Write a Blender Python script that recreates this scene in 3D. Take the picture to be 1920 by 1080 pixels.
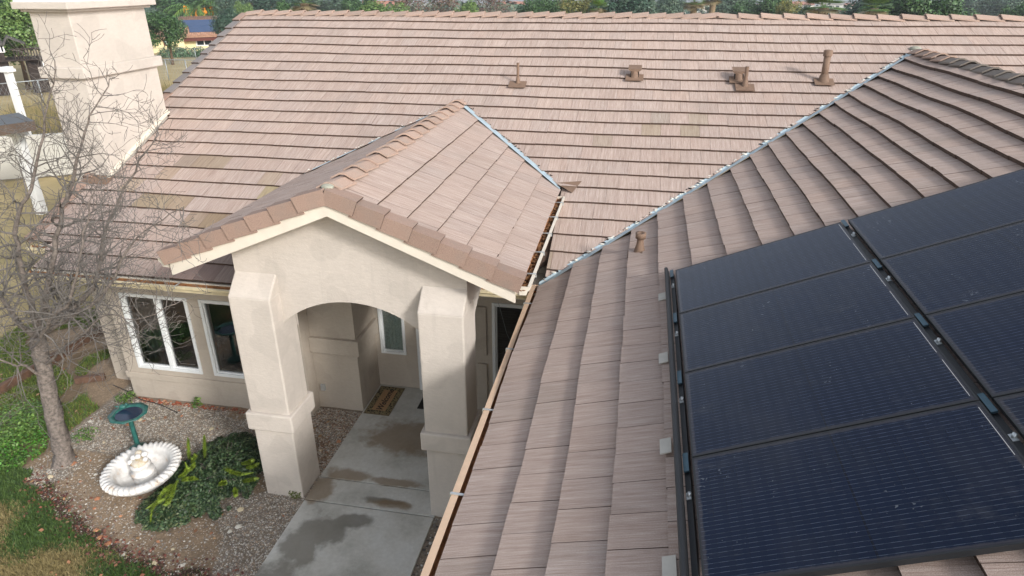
import bpy, math, random
import numpy as np
from mathutils import Vector, Matrix
S = bpy.context.scene
for o in list(bpy.data.objects): bpy.data.objects.remove(o)
COL = S.collection
RND = random.Random(7)
# ------------------------------------------------------------------ camera
CAM = np.array((0.6659, -14.6102, 6.2179)); YAW, PITCH, ROLL, FPX = -0.1859, -0.4366, -0.002, 1248.3
cy, sy, cp, sp = math.cos(YAW), math.sin(YAW), math.cos(PITCH), math.sin(PITCH)
_f = np.array((sy*cp, cy*cp, sp)); _r = np.array((cy, -sy, 0.)); _u = np.cross(_r, _f)
_r2 = math.cos(ROLL)*_r+math.sin(ROLL)*_u; _u2 = -math.sin(ROLL)*_r+math.cos(ROLL)*_u
cam = bpy.data.cameras.new('camera'); co = bpy.data.objects.new('camera', cam); COL.objects.link(co)
m = Matrix.Identity(4)
for i in range(3):
    m[i][0] = _r2[i]; m[i][1] = _u2[i]; m[i][2] = -_f[i]; m[i][3] = CAM[i]
co.matrix_world = m
cam.sensor_width = 36; cam.lens = FPX/1920*36; cam.clip_start = 0.05; cam.clip_end = 5000
S.camera = co
S.render.resolution_x, S.render.resolution_y = 1024, 576
# ------------------------------------------------------------------ light
SUN = Vector((0.38, -0.31, 0.25)).normalized()
EL = math.asin(SUN.z); AZ = math.atan2(SUN.x, SUN.y)
w = bpy.data.worlds.new('World'); S.world = w; w.use_nodes = True
nt = w.node_tree; bg = nt.nodes['Background']
sk = nt.nodes.new('ShaderNodeTexSky'); sk.sky_type = 'NISHITA'; sk.sun_disc = False
sk.sun_elevation = EL; sk.sun_rotation = AZ; sk.air_density = 1.0; sk.dust_density = 2.0; sk.ozone_density = 1.0
hs = nt.nodes.new('ShaderNodeHueSaturation'); hs.inputs['Saturation'].default_value = .4; nt.links.new(sk.outputs[0], hs.inputs['Color']); nt.links.new(hs.outputs[0], bg.inputs[0]); bg.inputs[1].default_value = 0.15
sl = bpy.data.lights.new('sun', 'SUN'); sl.energy = 1.8; sl.angle = math.radians(9); sl.color = (1, .975, .95)
so = bpy.data.objects.new('sun', sl); COL.objects.link(so); so.rotation_euler = SUN.to_track_quat('Z', 'Y').to_euler(); so.location = (20, -20, 30)
S.view_settings.view_transform = 'Standard'; S.view_settings.look = 'None'
S.view_settings.exposure = 0.78; S.view_settings.gamma = 1

# ------------------------------------------------------------------ helpers
def lin(h):
    h = h.lstrip('#'); c = [int(h[i:i+2], 16)/255 for i in (0, 2, 4)]
    return tuple(x/12.92 if x <= .04045 else ((x+.055)/1.055)**2.4 for x in c)
def proj(p):
    d = np.asarray(p, float)-CAM; z = d@_f
    if z < .05: return None
    return 960+FPX*(d@_r2)/z, 540-FPX*(d@_u2)/z, z
def ray(u, v): return _f+(u-960)/FPX*_r2-(v-540)/FPX*_u2
def at_y(u, v, Y): d = ray(u, v); t = (Y-CAM[1])/d[1]; return Vector(CAM+t*d)
def at_z(u, v, Z): d = ray(u, v); t = (Z-CAM[2])/d[2]; return Vector(CAM+t*d)
def smooth_path(P, n=5):
    P = [Vector(p) for p in P]; out = []
    for i in range(len(P)-1):
        a, b, c, d = P[max(i-1, 0)], P[i], P[i+1], P[min(i+2, len(P)-1)]
        for k in range(n):
            t = k/n; out.append(.5*((2*b)+(c-a)*t+(2*a-5*b+4*c-d)*t*t+(3*b-3*c+d-a)*t**3))
    return out+[P[-1]]
class N:
    def __init__(s, name):
        s.m = bpy.data.materials.new(name); s.m.use_nodes = True; s.t = s.m.node_tree; s.b = s.t.nodes['Principled BSDF']
    def n(s, k, **kw):
        x = s.t.nodes.new('ShaderNode'+k)
        for a, v in kw.items(): setattr(x, a, v)
        return x
    def l(s, a, b): s.t.links.new(a, b)
    def coord(s, kind='Object', scale=(1, 1, 1)):
        if kind == 'Attr': pass
        tc = s.n('TexCoord'); mp = s.n('Mapping'); mp.inputs['Scale'].default_value = scale
        s.l(tc.outputs[kind], mp.inputs[0]); return mp.outputs[0]
    def world(s, scale=(1, 1, 1)):
        g = s.n('NewGeometry'); mp = s.n('Mapping'); mp.inputs['Scale'].default_value = scale
        s.l(g.outputs['Position'], mp.inputs[0]); return mp.outputs[0]
    def noise(s, vec, scale, detail=4, rough=.55):
        x = s.n('TexNoise'); x.inputs['Scale'].default_value = scale; x.inputs['Detail'].default_value = detail; x.inputs['Roughness'].default_value = rough
        s.l(vec, x.inputs['Vector']); return x.outputs[0]
    def ramp(s, f, *stops):
        x = s.n('ValToRGB'); e = x.color_ramp.elements
        while len(e) < len(stops): e.new(.5)
        for i, (p, c) in enumerate(stops):
            e[i].position = p; e[i].color = (*c, 1) if not isinstance(c, (int, float)) else (c, c, c, 1)
        s.l(f, x.inputs[0]); return x.outputs[0]
    def mix(s, f, a, b, mode='MIX'):
        x = s.n('MixRGB', blend_type=mode)
        for i, v in enumerate((f, a, b)):
            if isinstance(v, (int, float)): x.inputs[i].default_value = v if i == 0 else (v, v, v, 1)
            elif isinstance(v, tuple): x.inputs[i].default_value = (*v, 1)
            else: s.l(v, x.inputs[i])
        return x.outputs[0]
    def math(s, op, a, b=0.):
        x = s.n('Math', operation=op)
        for i, v in enumerate((a, b)):
            if isinstance(v, (int, float)): x.inputs[i].default_value = v
            else: s.l(v, x.inputs[i])
        return x.outputs[0]
    def bump(s, h, strength=.3, dist=.01):
        x = s.n('Bump'); x.inputs['Strength'].default_value = strength; x.inputs['Distance'].default_value = dist
        s.l(h, x.inputs['Height']); s.l(x.outputs[0], s.b.inputs['Normal'])
    def col(s, c):
        if isinstance(c, tuple): s.b.inputs['Base Color'].default_value = (*c, 1)
        else: s.l(c, s.b.inputs['Base Color'])
    def rough(s, r):
        if isinstance(r, (int, float)): s.b.inputs['Roughness'].default_value = r
        else: s.l(r, s.b.inputs['Roughness'])
M = {}
def simple(name, c, rough=.7, var=.15, scale=8., metal=0., bump=0., spec=.5):
    k = N(name); v = k.world(); nz = k.noise(v, scale, 5)
    a = tuple(x*(1-var) for x in c); b = tuple(min(1, x*(1+var)) for x in c)
    k.col(k.ramp(nz, (.3, a), (.7, b))); k.rough(rough); k.b.inputs['Metallic'].default_value = metal
    k.b.inputs['Specular IOR Level'].default_value = spec
    if bump: k.bump(k.noise(v, scale*6, 4), bump, .004)
    M[name] = k.m; return k.m
class MB:
    def __init__(s): s.v = []; s.f = []; s.mi = []; s.sm = []
    def add(s, vs, fs, mi=0, smooth=False):
        o = len(s.v); s.v += [tuple(x) for x in vs]
        for f in fs: s.f.append(tuple(i+o for i in f)); s.mi.append(mi); s.sm.append(smooth)
    def box(s, x0, x1, y0, y1, z0, z1, mi=0):
        v = [(x, y, z) for z in (z0, z1) for y in (y0, y1) for x in (x0, x1)]
        s.add(v, [(0, 2, 3, 1), (4, 5, 7, 6), (0, 1, 5, 4), (2, 6, 7, 3), (0, 4, 6, 2), (1, 3, 7, 5)], mi); return s
    def obox(s, c, ax, ay, az, mi=0):
        c, ax, ay, az = map(Vector, (c, ax, ay, az))
        v = [c+ax*i+ay*j+az*k for k in (-1, 1) for j in (-1, 1) for i in (-1, 1)]
        s.add(v, [(0, 2, 3, 1), (4, 5, 7, 6), (0, 1, 5, 4), (2, 6, 7, 3), (0, 4, 6, 2), (1, 3, 7, 5)], mi); return s
    def bar(s, a, b, w, h, up=(0, 0, 1), mi=0):
        a, b = Vector(a), Vector(b); d = b-a; L = d.length; d = d/L; up = Vector(up)
        x = d.cross(up).normalized(); z = x.cross(d).normalized()
        return s.obox((a+b)/2, x*w/2, d*L/2, z*h/2, mi)
    def prism(s, poly, vec, mi=0, mside=None):
        n = len(poly); P = [Vector(p) for p in poly]; vec = Vector(vec)
        s.add(P+[p+vec for p in P], [tuple(range(n))[::-1], tuple(range(n, 2*n))], mi)
        o = len(s.v)-2*n
        for i in range(n):
            j = (i+1) % n; s.f.append((o+i, o+j, o+n+j, o+n+i)); s.mi.append(mi if mside is None else mside); s.sm.append(False)
        return s
    def tube(s, path, rad, n=8, mi=0, smooth=True, cap=True):
        P = [Vector(p) for p in path]; o = len(s.v); k = len(P)
        if isinstance(rad, (int, float)): rad = [rad]*k
        ref = None
        for i, p in enumerate(P):
            d = (P[min(i+1, k-1)]-P[max(i-1, 0)])
            d = d.normalized() if d.length > 1e-9 else Vector((0, 0, 1))
            if ref is None: ref = Vector((1, 0, 0)) if abs(d.x) < .8 else Vector((0, 1, 0))
            a = (ref-d*ref.dot(d)).normalized(); b = d.cross(a); ref = a
            for j in range(n):
                t = 2*math.pi*j/n; s.v.append(tuple(p+(a*math.cos(t)+b*math.sin(t))*rad[i]))
        for i in range(k-1):
            for j in range(n):
                j2 = (j+1) % n; s.f.append((o+i*n+j, o+i*n+j2, o+(i+1)*n+j2, o+(i+1)*n+j)); s.mi.append(mi); s.sm.append(smooth)
        if cap:
            s.f.append(tuple(o+j for j in range(n))[::-1]); s.f.append(tuple(o+(k-1)*n+j for j in range(n))); s.mi += [mi, mi]; s.sm += [False, False]
        return s
    def lathe(s, prof, n=24, c=(0, 0, 0), mi=0, mod=None, smooth=True):
        o = len(s.v); k = len(prof)
        for i, (r, z) in enumerate(prof):
            for j in range(n):
                t = 2*math.pi*j/n; rr, zz = (r, z) if mod is None else mod(i, t, r, z)
                s.v.append((c[0]+rr*math.cos(t), c[1]+rr*math.sin(t), c[2]+zz))
        for i in range(k-1):
            for j in range(n):
                j2 = (j+1) % n; s.f.append((o+i*n+j, o+i*n+j2, o+(i+1)*n+j2, o+(i+1)*n+j)); s.mi.append(mi); s.sm.append(smooth)
        return s
    def ball(s, c, r, n=10, mi=0, sq=(1, 1, 1)):
        pr = [(max(.001, math.sin(math.pi*i/n))*r, -math.cos(math.pi*i/n)*r) for i in range(n+1)]
        o = len(s.v); s.lathe(pr, n+4, (0, 0, 0), mi)
        for i in range(o, len(s.v)):
            v = s.v[i]; s.v[i] = (c[0]+v[0]*sq[0], c[1]+v[1]*sq[1], c[2]+v[2]*sq[2])
        return s
    def mesh(s, name, mats):
        me = bpy.data.meshes.new(name); me.from_pydata(s.v, [], s.f)
        for x in mats: me.materials.append(M[x] if isinstance(x, str) else x)
        me.polygons.foreach_set('material_index', s.mi); me.polygons.foreach_set('use_smooth', s.sm); me.update(); return me
    def build(s, name, mats, parent=None, bevel=0):
        if isinstance(mats, str): mats = [mats]
        o = bpy.data.objects.new(name, s.mesh(name, mats)); COL.objects.link(o); o.parent = parent
        if bevel:
            b = o.modifiers.new('bevel', 'BEVEL'); b.width = bevel; b.segments = 2; b.limit_method = 'ANGLE'
        return o
def top(o, label, cat, group=None):
    o['label'] = label; o['category'] = cat
    if group: o['group'] = group
    return o
def struct(o, label=None): o['kind'] = 'structure'; return o
def stuff(o, label=None, cat=None):
    o['kind'] = 'stuff'
    if label: o['label'] = label; o['category'] = cat
    return o
def empty(name, loc=(0, 0, 0)):
    o = bpy.data.objects.new(name, None); COL.objects.link(o); o.location = loc; o.empty_display_size = .2; return o
def ground_z(x, y):
    r = max(0., y-9, (-x-11)*.8)
    z = -.042*r if r < 120 else -5.04-.05*(r-120)
    return max(z, -48.)
def npmesh(name, V, F, mats, cols=None, parent=None, smooth=False):
    me = bpy.data.meshes.new(name); V = np.asarray(V, np.float32); F = np.asarray(F, np.int32); k = F.shape[1]
    me.vertices.add(len(V)); me.vertices.foreach_set('co', V.ravel()); me.loops.add(F.size); me.loops.foreach_set('vertex_index', F.ravel())
    me.polygons.add(len(F)); me.polygons.foreach_set('loop_start', np.arange(0, F.size, k, dtype=np.int32))
    try: me.polygons.foreach_set('loop_total', np.full(len(F), k, np.int32))
    except Exception: pass
    if cols is not None:
        a = me.color_attributes.new('tint', 'FLOAT_COLOR', 'POINT'); c = np.ones((len(V), 4), np.float32); c[:, :3] = cols; a.data.foreach_set('color', c.ravel())
    for x in mats: me.materials.append(M[x])
    me.update(calc_edges=True); me.validate()
    o = bpy.data.objects.new(name, me); COL.objects.link(o); o.parent = parent
    if smooth: me.polygons.foreach_set('use_smooth', [True]*len(F))
    return o

# ------------------------------------------------------------------ materials
def attr_mat(name, rough=.8, var=.3, scale=30, trans=0.):
    k = N(name); a = k.n('Attribute', attribute_name='tint'); v = k.world()
    k.col(k.mix(1., a.outputs[0], k.ramp(k.noise(v, scale, 3), (.3, 1-var), (.7, 1.)), 'MULTIPLY')); k.rough(rough)
    if trans:
        k.b.inputs['Subsurface Weight'].default_value = 0
    M[name] = k.m
attr_mat('pebble', .75, .3, 60); attr_mat('grass', .7, .25, 20); attr_mat('leaf', .55, .25, 25); attr_mat('soil', .9, .45, 45)
# roof tile: brushed concrete, slope-aligned uv in metres
k = N('roof_tile'); uv = k.n('UVMap').outputs[0]
a = k.n('Attribute', attribute_name='tint')
mp = k.n('Mapping'); mp.inputs['Scale'].default_value = (1, .035, 1); k.l(uv, mp.inputs[0])
st = k.noise(mp.outputs[0], 110, 4, .7); st2 = k.noise(mp.outputs[0], 33, 3, .6)
mp2 = k.n('Mapping'); mp2.inputs['Scale'].default_value = (1, .45, 1); k.l(uv, mp2.inputs[0])
bl = k.noise(mp2.outputs[0], 1.1, 5, .6); gr = k.noise(uv, 170, 3, .6)
c = k.ramp(st, (.3, lin('907b70')), (.5, lin('bba99d')), (.7, lin('dacdc3')))
c = k.mix(.45, c, k.ramp(st2, (.35, lin('a28b80')), (.65, lin('cab6ab'))))
c = k.mix(1., c, a.outputs[0], 'MULTIPLY')
c = k.mix(k.ramp(bl, (.56, 0.), (.72, .38)), c, lin('8d8378'))
c = k.mix(k.ramp(gr, (.38, .5), (.6, 0.)), c, lin('7d685d'))
sc = k.noise(mp2.outputs[0], 2.3, 6, .7)
c = k.mix(k.ramp(sc, (.70, 0.), (.76, .45)), c, lin('d8d2cb'))
k.col(c); k.rough(.9); k.b.inputs['Specular IOR Level'].default_value = .25
k.bump(k.math('ADD', st, k.math('MULTIPLY', gr, .6)), .55, .006); M['roof_tile'] = k.m
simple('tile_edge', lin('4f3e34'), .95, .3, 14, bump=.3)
k = N('rake_tile'); v = k.world(); a = k.n('Attribute', attribute_name='tint')
c = k.ramp(k.noise(v, 160, 3, .7), (.3, lin('8a7468')), (.7, lin('b39c8f')))
c = k.mix(k.ramp(k.noise(v, 5, 4), (.5, 0.), (.75, .4)), c, lin('8e8780')); k.col(k.mix(1., c, a.outputs[0], 'MULTIPLY')); k.rough(.9); k.bump(k.noise(v, 220, 3), .4, .004); M['rake_tile'] = k.m
# stucco
def stucco(name, c, stain=.12):
    k = N(name); v = k.world(); n1 = k.noise(v, 1.3, 5, .6); n2 = k.noise(v, 70, 4, .65)
    mp = k.world((1, 1, 2.4)); n3 = k.noise(mp, 16, 4, .6)
    b = tuple(x*(1-stain) for x in c)
    cc = k.ramp(n1, (.35, b), (.62, c)); cc = k.mix(.16, cc, k.ramp(n3, (.35, tuple(x*.75 for x in c)), (.65, tuple(min(1, x*1.1) for x in c))))
    drip = k.noise(k.world((9, 9, .55)), 1.0, 5, .65); cc = k.mix(k.ramp(drip, (.56, 0.), (.74, .3)), cc, tuple(x*.68 for x in c)); pt = k.noise(v, 2.1, 2, .3); cc = k.mix(k.ramp(pt, (.60, 0.), (.625, .28)), cc, tuple(x*.72 for x in c)); k.col(cc); k.rough(.92); k.b.inputs['Specular IOR Level'].default_value = .2
    k.bump(k.math('ADD', k.math('MULTIPLY', n2, .35), n3), .55, .009); M[name] = k.m
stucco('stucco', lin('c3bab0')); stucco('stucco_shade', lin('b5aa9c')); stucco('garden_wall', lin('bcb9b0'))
simple('fascia_paint', lin('d3cabb'), .6, .06, 6); simple('white_vinyl', lin('d9dbda'), .35, .03, 5)
simple('white_paint', lin('d6d6d4'), .5, .05, 4)
simple('gutter_peach', lin('cdb095'), .45, .07, 9); simple('gutter_cream', lin('d9cba8'), .5, .12, 9)
simple('gutter_rust', lin('9a6a42'), .85, .45, 22); simple('debris', lin('7a5636'), .95, .5, 30, bump=.6)
simple('valley_metal', lin('b9cbd2'), .45, .1, 10, metal=.25); simple('galvanised', lin('c4c8c8'), .35, .12, 30, metal=.6)
simple('mortar', lin('d9d5ca'), .95, .25, 30, bump=.4); simple('mortar_green', lin('98988a'), .95, .2, 20, bump=.4)
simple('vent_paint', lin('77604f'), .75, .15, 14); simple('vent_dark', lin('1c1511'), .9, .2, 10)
simple('black_metal', lin('1a1c1f'), .5, .1, 10, metal=0.); simple('rail_metal', lin('4b6470'), .4, .12, 20, metal=.6)
simple('flash_white', lin('b9b4aa'), .7, .08, 12); simple('dark_room', lin('26282a'), .95, .1, 2); simple('dark_void', lin('0b0b0b'), 1, .1, 2)
simple('curtain', lin('6a7274'), .9, .15, 3); simple('lace', lin('c5d2cc'), .9, .3, 40); simple('blind', lin('2a3031'), .6, .1, 4)
simple('bark', lin('736a63'), .95, .5, 26, bump=.9); simple('twig', lin('69645f'), .9, .25, 9)
simple('trunk_brown', lin('5d4a38'), .95, .3, 4)
simple('timber', lin('5f4738'), .85, .3, 9, bump=.3); simple('dark_wood', lin('2e241f'), .85, .3, 6); simple('shingle_dark', lin('4a4846'), .95, .2, 5)
simple('patio_roof', lin('5a5d60'), .8, .12, 5); simple('brown_fascia', lin('54453a'), .7, .12, 5)
simple('verdigris', lin('2b5f58'), .45, .3, 18, bump=.2); simple('water_dark', lin('26344a'), .06, .2, 5)
k = N('fountain_stone'); v = k.world(); c = k.ramp(k.noise(v, 9, 5), (.35, lin('c4c1bc')), (.6, lin('dcdad6')))
c = k.mix(k.ramp(k.noise(v, 5, 6, .7), (.56, 0.), (.72, .75)), c, lin('c29a68')); k.col(c); k.rough(.8); k.bump(k.noise(v, 60, 4), .3, .004); M['fountain_stone'] = k.m
k = N('cast_cream'); v = k.world(); k.col(k.ramp(k.noise(v, 12, 5, .7), (.35, lin('b7a27c')), (.55, lin('c9c3b6')), (.7, lin('b08a5a')))); k.rough(.85); M['cast_cream'] = k.m
# concrete walk with damp patches
k = N('concrete'); v = k.world(); n1 = k.noise(v, 1.6, 6, .6); n2 = k.noise(v, 22, 5, .6); n3 = k.noise(v, .9, 5, .65)
c = k.ramp(n1, (.3, lin('a09e95')), (.5, lin('c1bfb7')), (.7, lin('d0d0cb')))
c = k.mix(.25, c, k.ramp(n2, (.3, lin('7c786c')), (.7, lin('b9b9b0'))))

def blob(cx, cy, rx, ry, amp=.9, sc=3.):
    mp = k.n('Mapping'); g = k.n('NewGeometry'); k.l(g.outputs['Position'], mp.inputs[0]); mp.inputs['Location'].default_value = (-cx/rx, -cy/ry, 0); mp.inputs['Scale'].default_value = (1/rx, 1/ry, 0)
    ln = k.n('VectorMath', operation='LENGTH'); k.l(mp.outputs[0], ln.inputs[0])
    nz = k.noise(k.world(), sc, 6, .62); e = k.math('ADD', ln.outputs['Value'], k.math('MULTIPLY', k.math('SUBTRACT', nz, .5), amp*2.4)); return k.ramp(e, (.62, 1.), (1.12, 0.))
wet = None
for b_ in ((-2.95, -9.2, .27, .58), (-2.75, -9.0, .3, .3), (-3.05, -9.85, .4, .4), (-2.45, -8.72, .30, .13), (-2.2, -8.33, .35, .08)):
    q_ = blob(*b_); wet = q_ if wet is None else k.math('MAXIMUM', wet, q_)
tan = None
for b_ in ((-2.9, -7.93, .36, .16), (-2.2, -7.96, .42, .10), (-3.15, -8.28, .22, .3), (-2.1, -8.36, .3, .1), (-2.4, -7.0, .7, .5)):
    q_ = blob(*b_, .6, 4.); tan = q_ if tan is None else k.math('MAXIMUM', tan, q_)
c = k.mix(k.math('MULTIPLY', wet, .72), c, lin('615e55')); c = k.mix(k.math('MULTIPLY', tan, .7), c, lin('7a6446'))
k.col(c); k.rough(k.ramp(wet, (0, .85), (1, .3))); k.bump(n2, .25, .004); M['concrete'] = k.m
# solar glass (uv metres, u along slope, v across)
k = N('solar_cells'); uv = k.n('UVMap').outputs[0]; sx = k.n('SeparateXYZ'); k.l(uv, sx.inputs[0]); U, V_ = sx.outputs[0], sx.outputs[1]
def stripe(x, period, width, off=0.):
    f = k.math('FRACT', k.math('DIVIDE', k.math('ADD', x, off), period)); return k.math('LESS_THAN', f, width/period)
bus = stripe(V_, 1.0/30, .0022); cellu = stripe(U, .0815, .003); cellv = stripe(V_, 1.0/6, .0035); brk = stripe(U, .0815, .05)
mid = k.math('LESS_THAN', k.math('ABSOLUTE', k.math('SUBTRACT', U, .82)), .006)
wv = k.world(); dn = k.noise(wv, 1.6, 6, .65); dn2 = k.noise(wv, 60, 4, .7)
c = k.mix(k.ramp(dn, (.4, 0.), (.7, .6)), lin('07162e'), lin('0a1526'))
c = k.mix(k.math('MULTIPLY', bus, k.math('ADD', k.math('MULTIPLY', brk, .2), .14)), c, lin('8793a6'))
c = k.mix(k.math('MULTIPLY', cellu, .25), c, lin('0a0e18')); c = k.mix(k.math('MULTIPLY', cellv, .3), c, lin('0a0e18')); c = k.mix(k.math('MULTIPLY', mid, .4), c, lin('07090f'))
sp_ = k.ramp(k.math('MULTIPLY', k.noise(wv, 42, 2, .5), k.math('ADD', k.noise(wv, 3.1, 3, .6), .45)), (.74, 0.), (.78, .3))
c = k.mix(sp_, c, lin('9aa0a6')); c = k.mix(k.ramp(k.noise(k.world((1, 2.2, 1)), 2.2, 8, .75), (.58, 0.), (.82, .22)), c, lin('6c6a68'))
ed_ = k.math('MINIMUM', k.math('MINIMUM', U, k.math('SUBTRACT', 1.62, U)), k.math('MINIMUM', V_, k.math('SUBTRACT', 1.0, V_)))
c = k.mix(k.math('MULTIPLY', k.ramp(k.math('SUBTRACT', ed_, k.math('MULTIPLY', k.noise(wv, 25, 4, .7), .03)), (.0, 1.), (.010, 0.)), .14), c, lin('8a8074'))
sw = k.noise(k.world((1.2, .5, 1)), 1.3, 7, .72); c = k.mix(k.ramp(sw, (.5, 0.), (.85, .08)), c, lin('7d7a76'))
k.col(c); k.rough(k.ramp(dn, (.3, .1), (.7, .22))); k.b.inputs['IOR'].default_value = 1.33; M['solar_cells'] = k.m
# window glass
k = N('window_glass'); tr = k.n('BsdfTransparent'); tr.inputs[0].default_value = (.9, .93, .92, 1); gl = k.n('BsdfGlossy'); gl.inputs['Roughness'].default_value = .01
fr = k.n('Fresnel'); fr.inputs[0].default_value = 2.5; mx = k.n('MixShader'); k.l(fr.outputs[0], mx.inputs[0]); k.l(tr.outputs[0], mx.inputs[1]); k.l(gl.outputs[0], mx.inputs[2])
k.l(mx.outputs[0], k.t.nodes['Material Output'].inputs[0]); M['window_glass'] = k.m
# door mat weave
simple('mat_tan', lin('a3805a'), .95, .25, 60, bump=.5); simple('mat_black', lin('1f1c18'), .95, .3, 60, bump=.5); simple('mat_edge', lin('6f6149'), .95, .3, 60)
k = N('mat_border'); v = k.world(); vo = k.n('TexVoronoi'); vo.inputs['Scale'].default_value = 34; k.l(v, vo.inputs['Vector'])
k.col(k.ramp(vo.outputs['Distance'], (.35, lin('17150f')), (.5, lin('7d704f')))); k.rough(.95); M['mat_border'] = k.m
k = N('mat_floral'); v = k.world(); vo = k.n('TexVoronoi'); vo.inputs['Scale'].default_value = 22; k.l(v, vo.inputs['Vector'])
k.col(k.ramp(vo.outputs['Distance'], (.2, lin('5a2f36')), (.4, lin('22202a')), (.6, lin('3d3a40')))); k.rough(.95); M['mat_floral'] = k.m
# far ground
k = N('terrain'); v = k.world(); n1 = k.noise(v, .05, 6, .6); n2 = k.noise(v, .9, 6, .65)
c = k.ramp(n1, (.35, lin('80784a')), (.5, lin('b09a66')), (.65, lin('bfa874'))); c = k.mix(.45, c, k.ramp(n2, (.3, lin('5c5c40')), (.7, lin('aa9a7c')))); k.col(c); k.rough(.95); k.bump(n2, .5, .1); M['terrain'] = k.m
simple('yellow_wall', lin('d6c89c'), .9, .06, .6); simple('orange_tile', lin('a5806a'), .9, .25, 3, bump=.4); simple('far_glass', lin('5d8a84'), .15, .2, 1)
simple('dark_glass', lin('1c2426'), .1, .2, 1); simple('blue_panel', lin('33486a'), .25, .1, 1); simple('red_trim', lin('5a2c22'), .8, .1, 2)
simple('far_white', lin('dcd8ce'), .9, .08, .5); simple('far_roof', lin('a5705c'), .9, .15, .8); simple('far_grey_roof', lin('8b8680'), .9, .15, .8)
simple('palm_trunk', lin('7c6a52'), .95, .3, 3); simple('fruit_orange', lin('d98a1e'), .8, .25, 6); simple('wire', lin('9aa0a2'), .5, .1, 3, metal=.5)
simple('teal_slide', lin('2f8f8a'), .4, .1, 2)

# ------------------------------------------------------------------ setting: terrain
G = MB(); xs = [-900, -500, -300, -200, -140, -100, -70, -50, -35, -25, -18, -14, -11, -9, 0, 6, 12, 20, 35, 60, 100, 150, 220, 320, 500, 900]
ys = [-60, -35, -20, -12, 0, 5, 9, 13, 18, 25, 35, 50, 70, 90, 110, 129, 150, 180, 220, 280, 350, 450, 600, 800, 1100, 1600]
vv = [(x, y, ground_z(x, y)-.03) for y in ys for x in xs]; nx = len(xs)
G.add(vv, [(j*nx+i, j*nx+i+1, (j+1)*nx+i+1, (j+1)*nx+i) for j in range(len(ys)-1) for i in range(nx-1)], 0, True)
struct(G.build('ground', 'terrain'))

# ------------------------------------------------------------------ house
TA, SA, CA = math.tan(.3948), math.sin(.3948), math.cos(.3948); EX = .343; ZR = 5.496
XP, ZP, HP, YF = -2.428, 4.224, 2.04, -8.524
house = top(empty('house', (0, 0, 0)), 'beige stucco house with pinkish brown flat tile roofs and an arched entry porch', 'house')
XJ = [5.36, 5.08, 4.81, 4.55, 4.28, 4.0, 3.745, 3.475, 3.195, 2.915, 2.63, 2.35, 2.05, 1.715, 1.38, 1.04, .70, .347, 0., -.40]
class Slope:
    def __init__(s, o, sa, dn, n): s.o, s.s, s.d, s.n = map(Vector, (o, sa, dn, n))
    def P(s, a, d, h=0): return s.o+s.s*a+s.d*d+s.n*h
SL = dict(main=Slope((0, 0, ZR), (1, 0, 0), (0, -CA, -SA), (0, -SA, CA)), wing=Slope((6.5, 0, ZR), (0, 1, 0), (-CA, 0, -SA), (-SA, 0, CA)),
          pr=Slope((XP, 0, ZP), (0, 1, 0), (CA, 0, -SA), (SA, 0, CA)), pl=Slope((XP, 0, ZP), (0, 1, 0), (-CA, 0, -SA), (-SA, 0, CA)))
def clip(poly, a, b, c):   # keep a*s+b*d<=c
    out = []
    for i in range(len(poly)):
        p, q = poly[i], poly[(i+1) % len(poly)]; fp, fq = a*p[0]+b*p[1]-c, a*q[0]+b*q[1]-c
        if fp <= 0: out.append(p)
        if fp*fq < 0: t = fp/(fp-fq); out.append((p[0]+t*(q[0]-p[0]), p[1]+t*(q[1]-p[1])))
    return out
def parea(q):
    return abs(sum(q[i][0]*q[(i+1) % len(q)][1]-q[(i+1) % len(q)][0]*q[i][1] for i in range(len(q))))/2
def main_sd(u, v):
    d = ray(u, v); n = np.array(SL['main'].n); t = n@(np.array((0, 0, ZR))-CAM)/(n@d); p = CAM+t*d; return p[0], -p[1]/CA
STAIN = [(*main_sd(u, v), c, q) for u, v, c, q in ((350, 304, (.70, .71, .66), .2), (395, 305, (.72, .72, .62), .16), (320, 330, (.86, .84, .74), .15), (300, 372, (.72, .72, .56), .18), (340, 378, (.74, .73, .60), .16), (375, 415, (.78, .76, .66), .2), (410, 425, (.80, .78, .68), .16), (250, 350, (.86, .85, .74), .15), (500, 335, (.85, .85, .76), .15), (505, 352, (.8, .84, .6), .12), (1240, 222, (.85, .9, .88), .12), (1295, 225, (.82, .86, .80), .13), (1235, 246, (.84, .85, .74), .13), (1310, 247, (.78, .82, .72), .13), (1137, 265, (.84, .86, .80), .13), (405, 480, (.62, .62, .62), .3), (420, 520, (.62, .62, .63), .4), (355, 520, (.82, .76, .76), .45), (1020, 485, (.86, .86, .78), .15))]
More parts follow.
